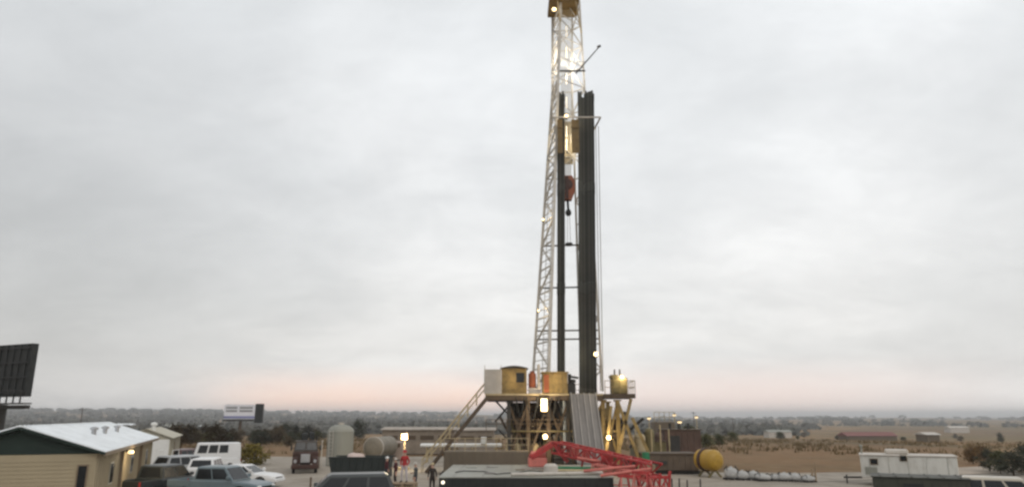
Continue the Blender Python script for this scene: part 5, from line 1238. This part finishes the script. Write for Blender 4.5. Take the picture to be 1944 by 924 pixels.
b = MB(); b.box(X(-1.1), X(1.1), 64.7, 69.5, .85, 1.2, .03); b.box(X(-.5), X(.5), 62.6, 69, .5, .84); b.build('flat_bed', M['darkst'], wt_)
b = MB(); b.box(X(-.55), X(.1), 64.8, 65.8, 1.2, 3.2, .1); b.box(X(.2), X(.75), 64.8, 65.8, 1.2, 3.25, .08); b.beam((X(-.6), 66, 1.2), (X(0), 66, 3.4), .14); b.build('hoist', M['black'], wt_)
b = MB(); b.tube((X(.95), 64.75, 1.0), (X(.95), 64.75, 3.0), .08, n=10); b.build('exhaust_stack', M['darkst'], wt_)

wt_.rotation_euler = (0, 0, R(15)); wt_.scale = (.88, .88, 1.0)

# ------------------------------------------------------------------ people
def person(label, loc, face, top, legs, headwear=None, hcol='white', h=1.78, pose=0, group=None):
    S = h / 1.78
    nodes, edges, rad = [], [], []
    def nd(p, r, par=None):
        nodes.append(Vector(p) * S); rad.append(r * S); i = len(nodes) - 1
        if par is not None: edges.append((par, i))
        return i
    pel = nd((0, 0, .95), .15); wai = nd((0, -.01, 1.12), .135, pel); ch = nd((0, -.01, 1.31), .15, wai); ub = nd((0, -.01, 1.43), .12, ch)
    nk = nd((0, 0, 1.515), .055, ub); hd = nd((0, .02, 1.60), .082, nk); h2 = nd((0, .02, 1.69), .095, hd); h3 = nd((0, .005, 1.755), .062, h2); nose = nd((0, .125, 1.635), .016, hd)
    for s_ in (-1, 1):
        sh = nd((s_ * .185, -.01, 1.415), .066, ub)
        if pose == 1 and s_ == 1: pts = ((.30, .03, 1.17), (.17, .24, 1.12), (.12, .30, 1.12))
        elif pose == 2: pts = ((.27, -.07, 1.16), (.20, .08, .98), (.18, .13, .93))
        else: pts = ((.255, -.02, 1.15), (.265, .06, .90), (.265, .075, .83))
        el = nd((s_ * pts[0][0], pts[0][1], pts[0][2]), .05, sh); wr = nd((s_ * pts[1][0], pts[1][1], pts[1][2]), .034, el); pa = nd((s_ * pts[2][0], pts[2][1], pts[2][2]), .033, wr)
        d = (Vector(pts[2]) - Vector(pts[1])).normalized(); base = Vector(pts[2])
        for k in range(4):
            o_ = Vector((0, (k - 1.5) * .02, 0)) if abs(d.z) > .6 else Vector((0, 0, (k - 1.5) * .02)); ln = (.065, .08, .075, .055)[k]
            a = base + d * .02 + o_; b_ = a + d * ln * .55 + Vector((-.006, .004, 0)); c_ = b_ + d * ln * .45 + Vector((-.016, .006, 0))
            f1 = nd((s_ * a.x, a.y, a.z), .011, pa); f2 = nd((s_ * b_.x, b_.y, b_.z), .0095, f1); nd((s_ * c_.x, c_.y, c_.z), .008, f2)
        t1 = base - d * .015 + Vector((-.02, .035, 0)); t2_ = t1 + d * .04 + Vector((-.01, .015, 0)); i1 = nd((s_ * t1.x, t1.y, t1.z), .013, pa); nd((s_ * t2_.x, t2_.y, t2_.z), .0095, i1)
        st_ = .04 if pose == 2 else 0
        hp = nd((s_ * .095, 0, .87), .105, pel); kn = nd((s_ * (.115 + st_), .03, .50), .068, hp); an = nd((s_ * (.12 + st_), -.03, .10), .05, kn); fo = nd((s_ * (.13 + st_), .05, .05), .048, an); nd((s_ * (.15 + st_), .19, .038), .036, fo)
    me = bpy.data.meshes.new('person_skeleton'); me.from_pydata([tuple(v) for v in nodes], edges, [])
    t = bpy.data.objects.new('person_skeleton', me); COL.objects.link(t)
    t.modifiers.new('skin', 'SKIN'); t.modifiers.new('sub', 'SUBSURF').levels = 1
    if not me.skin_vertices: raise RuntimeError('no skin layer')
    for i, r in enumerate(rad): me.skin_vertices[0].data[i].radius = (r, r); me.skin_vertices[0].data[i].use_root = (i == 0)
    dg = bpy.context.evaluated_depsgraph_get(); m2 = bpy.data.meshes.new_from_object(t.evaluated_get(dg))
    bpy.data.objects.remove(t); bpy.data.meshes.remove(me)
    m2.name = 'person'; m2.materials.clear()
    for mm in (M['skin'], top, legs, M['black']): m2.materials.append(mm)
    for p in m2.polygons:
        c = p.center / S; arm = abs(c.x) > .15 and c.z > .70
        hand = any((c - Vector((s_ * q[0], q[1], q[2]))).length < (.13 if pose != 1 else .10) for s_ in (-1, 1) for q in ((.265, .075, .80), (.265, .07, .86))) if pose == 0 else ((c.y > .12 and abs(c.x) > .06 and c.z < 1.25 and c.z > .75 and abs(c.x) < .3) or (pose == 1 and c.x < -.15 and c.z < .9 and c.z > .6))
        if c.z > 1.505 or hand: k = 0
        elif c.z < .115: k = 3
        elif c.z < .96 and not (arm and abs(c.x) > .21): k = 2
        else: k = 1
        p.material_index = k; p.use_smooth = True
    o = bpy.data.objects.new('person', m2); COL.objects.link(o); o.location = loc; o.rotation_euler = (0, 0, face); tag(o, label, 'person', group)
    ORIG[o.name] = Vector(loc)
    def ch_(b, n, m, sm=True):
        b.v = [v * S for v in b.v]; return b.build(n, m, o, world=False, smooth=sm)
    for s_ in (-1, 1):
        b = MB(); b.lathe([(.001, -.011), (.008, -.008), (.011, 0), (.008, .008), (.001, .011)], (s_ * .034, .108, 1.665), n=8); ch_(b, 'eye', M['black'])
        b = MB(); b.lathe([(.004, -.03), (.014, -.02), (.017, .0), (.014, .025), (.004, .032)], (s_ * .092, .01, 1.65), n=8); ch_(b, 'ear', M['skin'])
    b = MB(); b.box(-.025, .025, .098, .108, 1.588, 1.598); ch_(b, 'mouth', M['pink'], False)
    if headwear == 'hat':
        b = MB(); b.lathe([(.155, 1.705), (.155, 1.715), (.118, 1.722), (.115, 1.77), (.09, 1.82), (.045, 1.842), (.005, 1.846)], (0, .015, 0), n=20); ch_(b, 'hard_hat', M[hcol])
    else:
        b = MB(); b.lathe([(.10, 1.60), (.108, 1.66), (.108, 1.72), (.08, 1.775), (.04, 1.795), (.004, 1.80)], (0, -.012, 0), n=16); ch_(b, 'hair', M['hair'])
    return o
cl = lambda n, c: mat(n, c, 0.9, 0, 0.15, 4, bump=0.2, bscale=9)
red_s = cl('red_cloth', (0.36, 0.03, 0.03)); gl = cl('pale_grey_cloth', (0.46, 0.42, 0.44)); dk_m = cl('dark_maroon_cloth', (0.07, 0.018, 0.02)); dkc = cl('dark_brown_cloth', (0.03, 0.022, 0.018)); nav = cl('navy_cloth', (0.03, 0.035, 0.05)); gry = cl('dark_grey_cloth', (0.07, 0.075, 0.075))
qr = XZ(766, 44.5, 0)
b = MB()
for lv in range(5):
    z = lv * 0.16
    for k in range(6): b.box(qr.x - .75, qr.x + .75, qr.y - .6 + k * .21, qr.y - .45 + k * .21, z + .108, z + .158)
    for s_ in (-.68, 0, .68): b.box(qr.x + s_ - .06, qr.x + s_ + .06, qr.y - .6, qr.y + .6, z + .002, z + .106)
tag(b.build('pallet_stack', M['wood'], None), 'stack of wooden pallets under the person in red', 'pallets')
person('person in red shirt, pale grey trousers and red hard hat standing on pallets', (qr.x, qr.y, .798), R(165), red_s, gl, 'hat', 'redst', 1.80, 2)
q = XZ(733, 53.5, 0); person('person in dark maroon jacket and white hard hat, leftmost of the group', q, R(-60), dk_m, nav, 'hat', 'white', 1.76, 0)
q = XZ(750, 52.2, 0); person('person in dark maroon jacket and cream hard hat beside the person in red', q, R(120), dk_m, dkc, 'hat', 'palep', 1.74, 1)
q = XZ(788, 47.6, 0); person('person in dark grey jacket and cream hard hat right of the red shirt', q, R(80), gry, nav, 'hat', 'palep', 1.72, 1)
q = XZ(820, 46.4, 0); person('person in dark brown overalls and tan hard hat at the left end of the deck', q, R(20), dkc, dkc, 'hat', 'tan', 1.76, 0)

# ------------------------------------------------------------------ vegetation
LF = dict(
    brown=leafmat('brown_leaves', (0.060, 0.042, 0.024), (0.105, 0.078, 0.040)),
    olive=leafmat('olive_leaves', (0.045, 0.050, 0.018), (0.085, 0.080, 0.028)),
    dark=leafmat('dark_leaves', (0.020, 0.024, 0.014), (0.048, 0.046, 0.024)),
    yellow=leafmat('yellow_leaves', (0.16, 0.12, 0.016), (0.10, 0.085, 0.018)),
    rust=leafmat('rust_leaves', (0.16, 0.085, 0.025), (0.10, 0.065, 0.03)),
)
def crown_mb(W, H, z0, nclump, nleaf, leaf, seed, shape=1.0):
    rnd = random.Random(seed); b = MB()
    for c in range(nclump):
        a = rnd.uniform(0, 6.283); rr = math.sqrt(rnd.random()); t = rnd.random()
        prof = math.sin(math.pi * min(0.97, 0.12 + 0.8 * t)) ** 0.7 * (1 - 0.25 * t * shape)
        cx_, cy_, cz_ = math.cos(a) * rr * W / 2 * prof * rnd.uniform(.7, 1.15), math.sin(a) * rr * W / 2 * prof * rnd.uniform(.7, 1.15), z0 + H * t * rnd.uniform(.85, 1.05)
        cs = rnd.uniform(.5, 1.1) * W * 0.15
        for k in range(nleaf):
            p = Vector((cx_ + rnd.gauss(0, cs * .6), cy_ + rnd.gauss(0, cs * .6), cz_ + rnd.gauss(0, cs * .5)))
            if p.z < z0 * .4: continue
            u = Vector((rnd.uniform(-1, 1), rnd.uniform(-1, 1), rnd.uniform(-.6, .6))).normalized(); v = u.orthogonal().normalized(); s_ = leaf * rnd.uniform(.6, 1.3)
            b.add([p - u * s_, p + v * s_ * .55, p + u * s_, p - v * s_ * .55], [(0, 1, 2, 3)])
    return b
def tree_proto(name, label, cat, W, H, trunk_h, leafm, seed, nclump=60, nleaf=22, leaf=.16, group=None):
    rnd = random.Random(seed + 100)
    o = thing(name, label, cat, (0, 0, 0), 0, group)
    b = MB(); top = trunk_h + H * .45; pts = [Vector((0, 0, -.2))]
    for k in range(1, 5): pts.append(Vector((rnd.uniform(-.08, .08) * k, rnd.uniform(-.08, .08) * k, top * k / 4)))
    r0 = max(.05, H * .035)
    for k in range(4): b.tube(pts[k], pts[k + 1], r0 * (1 - .2 * k), r0 * (1 - .2 * (k + 1)), n=7)
    for k in range(6):
        a = rnd.uniform(0, 6.28); s_ = pts[2].lerp(pts[4], rnd.random()); e = s_ + Vector((math.cos(a) * W * .36, math.sin(a) * W * .36, H * rnd.uniform(.15, .4))); b.tube(s_, e, r0 * .4, r0 * .12, n=5)
    b.build('trunk', M['bark'], o, world=False)
    crown_mb(W, H, trunk_h, nclump, nleaf, leaf, seed).build('crown', leafm, o, world=False, rec=False)
    return o
# yellow green bush on the left edge of the pad
def place(o, px, Y, s=1.0, rz=None, label=None, group=None, copy=True):
    q = XZ(px, Y, 0); q.z = terrain(q.x, q.y)
    if copy: o = dup(o, q, random.uniform(0, 6.28) if rz is None else rz, label, group)
    else: o.location = q
    o.scale = (s * random.uniform(.85, 1.45), s * random.uniform(.85, 1.45), s * random.uniform(.7, 1.05)); return o
o = tree_proto('bush', 'yellow green bush at the edge of the gravel behind the parked cars', 'bush', 3.0, 2.2, .15, LF['yellow'], 5, 60, 26, .15); place(o, 480, 73, copy=False)
protos = {}
for i, (k, W_, H_, th) in enumerate((('brown', 5.5, 4.2, 1.0), ('olive', 5.0, 3.8, .8), ('dark', 6.0, 5.0, 1.1), ('rust', 4.2, 3.4, .7))):
    protos[k] = tree_proto('field_tree', {'brown': 'bare brown scrub tree in the field at the left', 'olive': 'olive green scrub tree', 'dark': 'dark scrub tree', 'rust': 'rust coloured scrub tree'}[k], 'tree', W_, H_, th, LF[k], 30 + i, 70, 20, .22)
used = {k: False for k in protos}
def tree(k, px, Y, s, label, group):
    o = protos[k]
    if not used[k]:
        used[k] = True; o['label'] = label; o['group'] = group; return place(o, px, Y, s, copy=False)
    return place(o, px, Y, s, None, label, group)
rnd = random.Random(4)
for i in range(52):
    k = rnd.choice(['brown', 'brown', 'olive', 'dark']); px = rnd.uniform(320, 570); Y = rnd.uniform(105, 210) - (px < 420) * 10
    tree(k, px, Y, rnd.uniform(.35, .68), {'brown': 'brown autumn scrub tree in the belt behind the parked cars', 'olive': 'olive green scrub tree in the belt behind the parked cars', 'dark': 'dark scrub tree in the belt behind the parked cars'}[k], 'scrub trees behind the car park')
for i in range(22):
    k = rnd.choice(['brown', 'olive', 'dark']); px = rnd.uniform(560, 880); Y = rnd.uniform(150, 330)
    tree(k, px, Y, rnd.uniform(.4, .8), {'brown': 'brown scrub tree in the flat land behind the low sheds', 'olive': 'olive scrub tree in the flat land behind the low sheds', 'dark': 'dark scrub tree in the flat land behind the low sheds'}[k], 'scrub trees behind the sheds')
for px, Y, s, k in ((1880, 64, .34, 'dark'), (1900, 62, .38, 'olive'), (1925, 60, .42, 'dark'), (1950, 62, .45, 'dark'), (1972, 66, .45, 'olive'), (1848, 74, .42, 'rust'), (1866, 82, .40, 'rust')):
    tree(k, px, Y, s, {'dark': 'dark leafy bush in the clump at the right edge past the cabin trailer', 'olive': 'olive leafy bush between dark bushes at the right edge', 'rust': 'rust orange bush just right of the white cabin trailer'}[k], 'bushes right of the cabin trailer')
for i in range(14):
    k = rnd.choice(['dark', 'olive', 'brown']); px = rnd.uniform(1335, 1960); Y = rnd.uniform(230, 440)
    tree(k, px, Y, rnd.uniform(.4, .8), {'brown': 'brown tree standing alone in the tan fields on the right', 'olive': 'olive tree standing in the tan fields on the right', 'dark': 'dark tree standing in the tan fields on the right'}[k], 'trees in the right hand fields')
for px, Y, s in ((1340, 108, .5), (1365, 120, .45), (1310, 130, .7), (1390, 150, .5)):
    tree('olive', px, Y, s, 'olive scrub bush in the field behind the yellow tank', 'scrub behind the yellow tank')
# far woodland, one mass
b = MB(); rnd = random.Random(9)
def far_clump(x, y, W_, H_, n):
    z = terrain(x, y)
    for k in range(n):
        a = rnd.uniform(0, 6.28); rr = rnd.random() ** .5 * W_ / 2; t = rnd.random(); p = Vector((x + math.cos(a) * rr * (1.05 - .6 * t), y + math.sin(a) * rr, z + H_ * (.05 + t)))
        u = Vector((rnd.uniform(-1, 1), rnd.uniform(-1, 1), rnd.uniform(-.8, .8))).normalized(); v = u.orthogonal().normalized(); s_ = W_ * rnd.uniform(.10, .2)
        b.add([p - u * s_, p + v * s_ * .7, p + u * s_, p - v * s_ * .7], [(0, 1, 2, 3)])
for k in range(4200):
    r = 520 * (3400 / 520) ** rnd.random(); a = rnd.uniform(-.70, .70); x, y = r * math.sin(a), r * math.cos(a)
    dns = mn.noise(Vector((x / 130, y / 300, 4.4))) + .25 * (a < -.1)
    if dns < .0 + .12 * smooth(900, 1500, r) * (a > -.12) - .25 * smooth(700, 1500, r) * (a <= -.12): continue
    s_ = rnd.uniform(.7, 1.3) * (1 + r / 2500); far_clump(x, y, 13 * s_, 3.6 * s_, 20)
tag(b.build('far_woodland', leafmat('far_woodland_leaves', (0.062, 0.064, 0.054), (0.105, 0.098, 0.078), .02), None, rec=False), kind='stuff')
# dry grass tufts along the edge of the pad
b = MB()
for k in range(2600):
    a = rnd.uniform(-.66, .66); r = rnd.uniform(98, 190) if rnd.random() < .8 else rnd.uniform(190, 300); x, y = r * math.sin(a), r * math.cos(a)
    if mn.noise(Vector((x / 14, y / 22, 7))) < -.1: continue
    z = terrain(x, y)
    for j in range(7):
        p = Vector((x + rnd.gauss(0, .35), y + rnd.gauss(0, .35), z)); d = Vector((rnd.gauss(0, .22), rnd.gauss(0, .22), rnd.uniform(.3, .75))); sd_ = Vector((rnd.uniform(-.12, .12), rnd.uniform(-.05, .05), 0))
        b.add([p - sd_, p + sd_, p + d], [(0, 1, 2)])
tag(b.build('dry_grass', leafmat('dry_grass_blades', (0.19, 0.135, 0.065), (0.14, 0.10, 0.048), .06), None, rec=False), kind='stuff')

# ------------------------------------------------------------------ far buildings, poles and distant lights
def house(label, px, Y, w_, h_, dp, wm, rm, name='far_house', cat='house', rise=None, rz=0.0, group=None):
    q = XZ(px, Y, 0); q.z = terrain(q.x, q.y); o = thing(name, label, cat, q, rz, group)
    rise = h_ * .35 if rise is None else rise
    b = MB(); b.box(-w_ / 2, w_ / 2, 0, dp, -1.0, h_); b.build('wall', wm, o, world=False)
    b = MB(); e = .4
    b.add([(-w_ / 2 - e, -e, h_ + .01), (w_ / 2 + e, -e, h_ + .01), (w_ / 2 + e, dp + e, h_ + .01), (-w_ / 2 - e, dp + e, h_ + .01), (-w_ / 2 - e, dp / 2, h_ + rise), (w_ / 2 + e, dp / 2, h_ + rise)], [(0, 1, 5, 4), (2, 3, 4, 5), (0, 4, 3), (1, 2, 5), (3, 2, 1, 0)])
    b.build('roof', rm, o, world=False); return o
house('far long red roofed barn in the fields behind the cabin trailer', 1655, 255, 17, 1.5, 8, M['mud'], mat('red_roof', (0.20, 0.085, 0.075), .8), cat='barn', name='far_barn', rise=1.3)
house('small pale tan house with dark base beyond the cabin trailer', 1772, 175, 2.9, 1.7, 5, M['mud'], M['palep'], name='far_house')
house('pale far house among trees near the right horizon', 1820, 620, 16, 4, 9, M['palep'], M['palep'])
house('white far house beside the tan field on the right', 1480, 420, 13, 3.2, 9, M['palep'], M['tank'])
fh = (('pale', 60), ('white', 100), ('grey', 205), ('cream', 235), ('tan', 265), ('pale grey', 330), ('off white', 385))
for k, (c_, px) in enumerate(fh):
    house(f'{c_} far house at the foot of the left ridge, ' + ('first', 'second', 'third', 'fourth', 'fifth', 'sixth', 'seventh')[k] + ' from the left', px, 520 + 70 * ((k * 5) % 4), 16 + 5 * (k % 3), 4 + k % 2, 10, (M['palep'], M['white'], M['tank'], M['beige2'], M['tan'], M['tank'], M['white'])[k], (M['roof'], M['brown'], M['tank'])[k % 3])
for k, (px, Y, hh) in enumerate(((151, 240, 11.0), (1318, 330, 12), (1392, 360, 10), (905, 420, 12))):
    q = XZ(px, Y, 0); q.z = terrain(q.x, q.y); b = MB(); b.tube(q - Vector((0, 0, .5)), q + Vector((0, 0, hh)), .18, .12, n=8); b.beam(q + Vector((-1.2, 0, hh - .8)), q + Vector((1.2, 0, hh - .8)), .14, .16)
    tag(b.build('utility_pole', M['bark'], None), ('utility pole rising beyond the site office roof', 'utility pole right of the mixing tower', 'utility pole in the field near the far trees', 'utility pole behind the access stair')[k], 'utility pole')
for k, (px, py, Y) in enumerate(((1232, 792, 118), (1280, 786, 120), (1322, 790, 125), (1290, 799, 100), (1252, 803, 92), (1206, 806, 88))):
    e = P(px, py, Y); o = thing('yard_light', ('lit yard light on a pole just right of the rig strut', 'lit yard light on the tallest pole behind the mixing tower', 'lit yard light farthest right behind the generator house', 'lit yard light low behind the generator house', 'lit yard light low beside the mixing tower', 'lit yard light lowest and leftmost, just past the rig strut')[k], 'yard light', (e.x, e.y, terrain(e.x, e.y)))
    b = MB(); b.tube((e.x, e.y, terrain(e.x, e.y) - .2), (e.x, e.y, e.z + .1), .09, .06, n=8); b.build('pole', M['tan'], o)
    b = MB(); b.lathe([(.05, .2), (.4, .02), (.42, 0), (.3, -.02)], e, n=12); h_ = b.build('shade', M['darkst'], o)
    b = MB(); b.lathe([(.02, -.3), (.22, -.24), (.3, -.1), (.3, -.03)], e, n=12); b.build('bulb', LAMP, h_, smooth=True)

# ------------------------------------------------------------------ air
hz = bpy.data.materials.new('haze'); hz.use_nodes = True; t = hz.node_tree; t.nodes.clear()
vo = t.nodes.new('ShaderNodeVolumePrincipled'); vo.inputs['Color'].default_value = (0.96, 0.97, 0.98, 1); vo.inputs['Density'].default_value = 0.00029; vo.inputs['Anisotropy'].default_value = 0.2
mo = t.nodes.new('ShaderNodeOutputMaterial'); t.links.new(vo.outputs[0], mo.inputs['Volume'])
zmin = min(v.co.z for v in go.data.vertices) - 1.0
b = MB(); b.box(-11500, 11500, -11500, 11500, zmin, 54.0)
tag(b.build('haze', hz, None), kind='stuff')
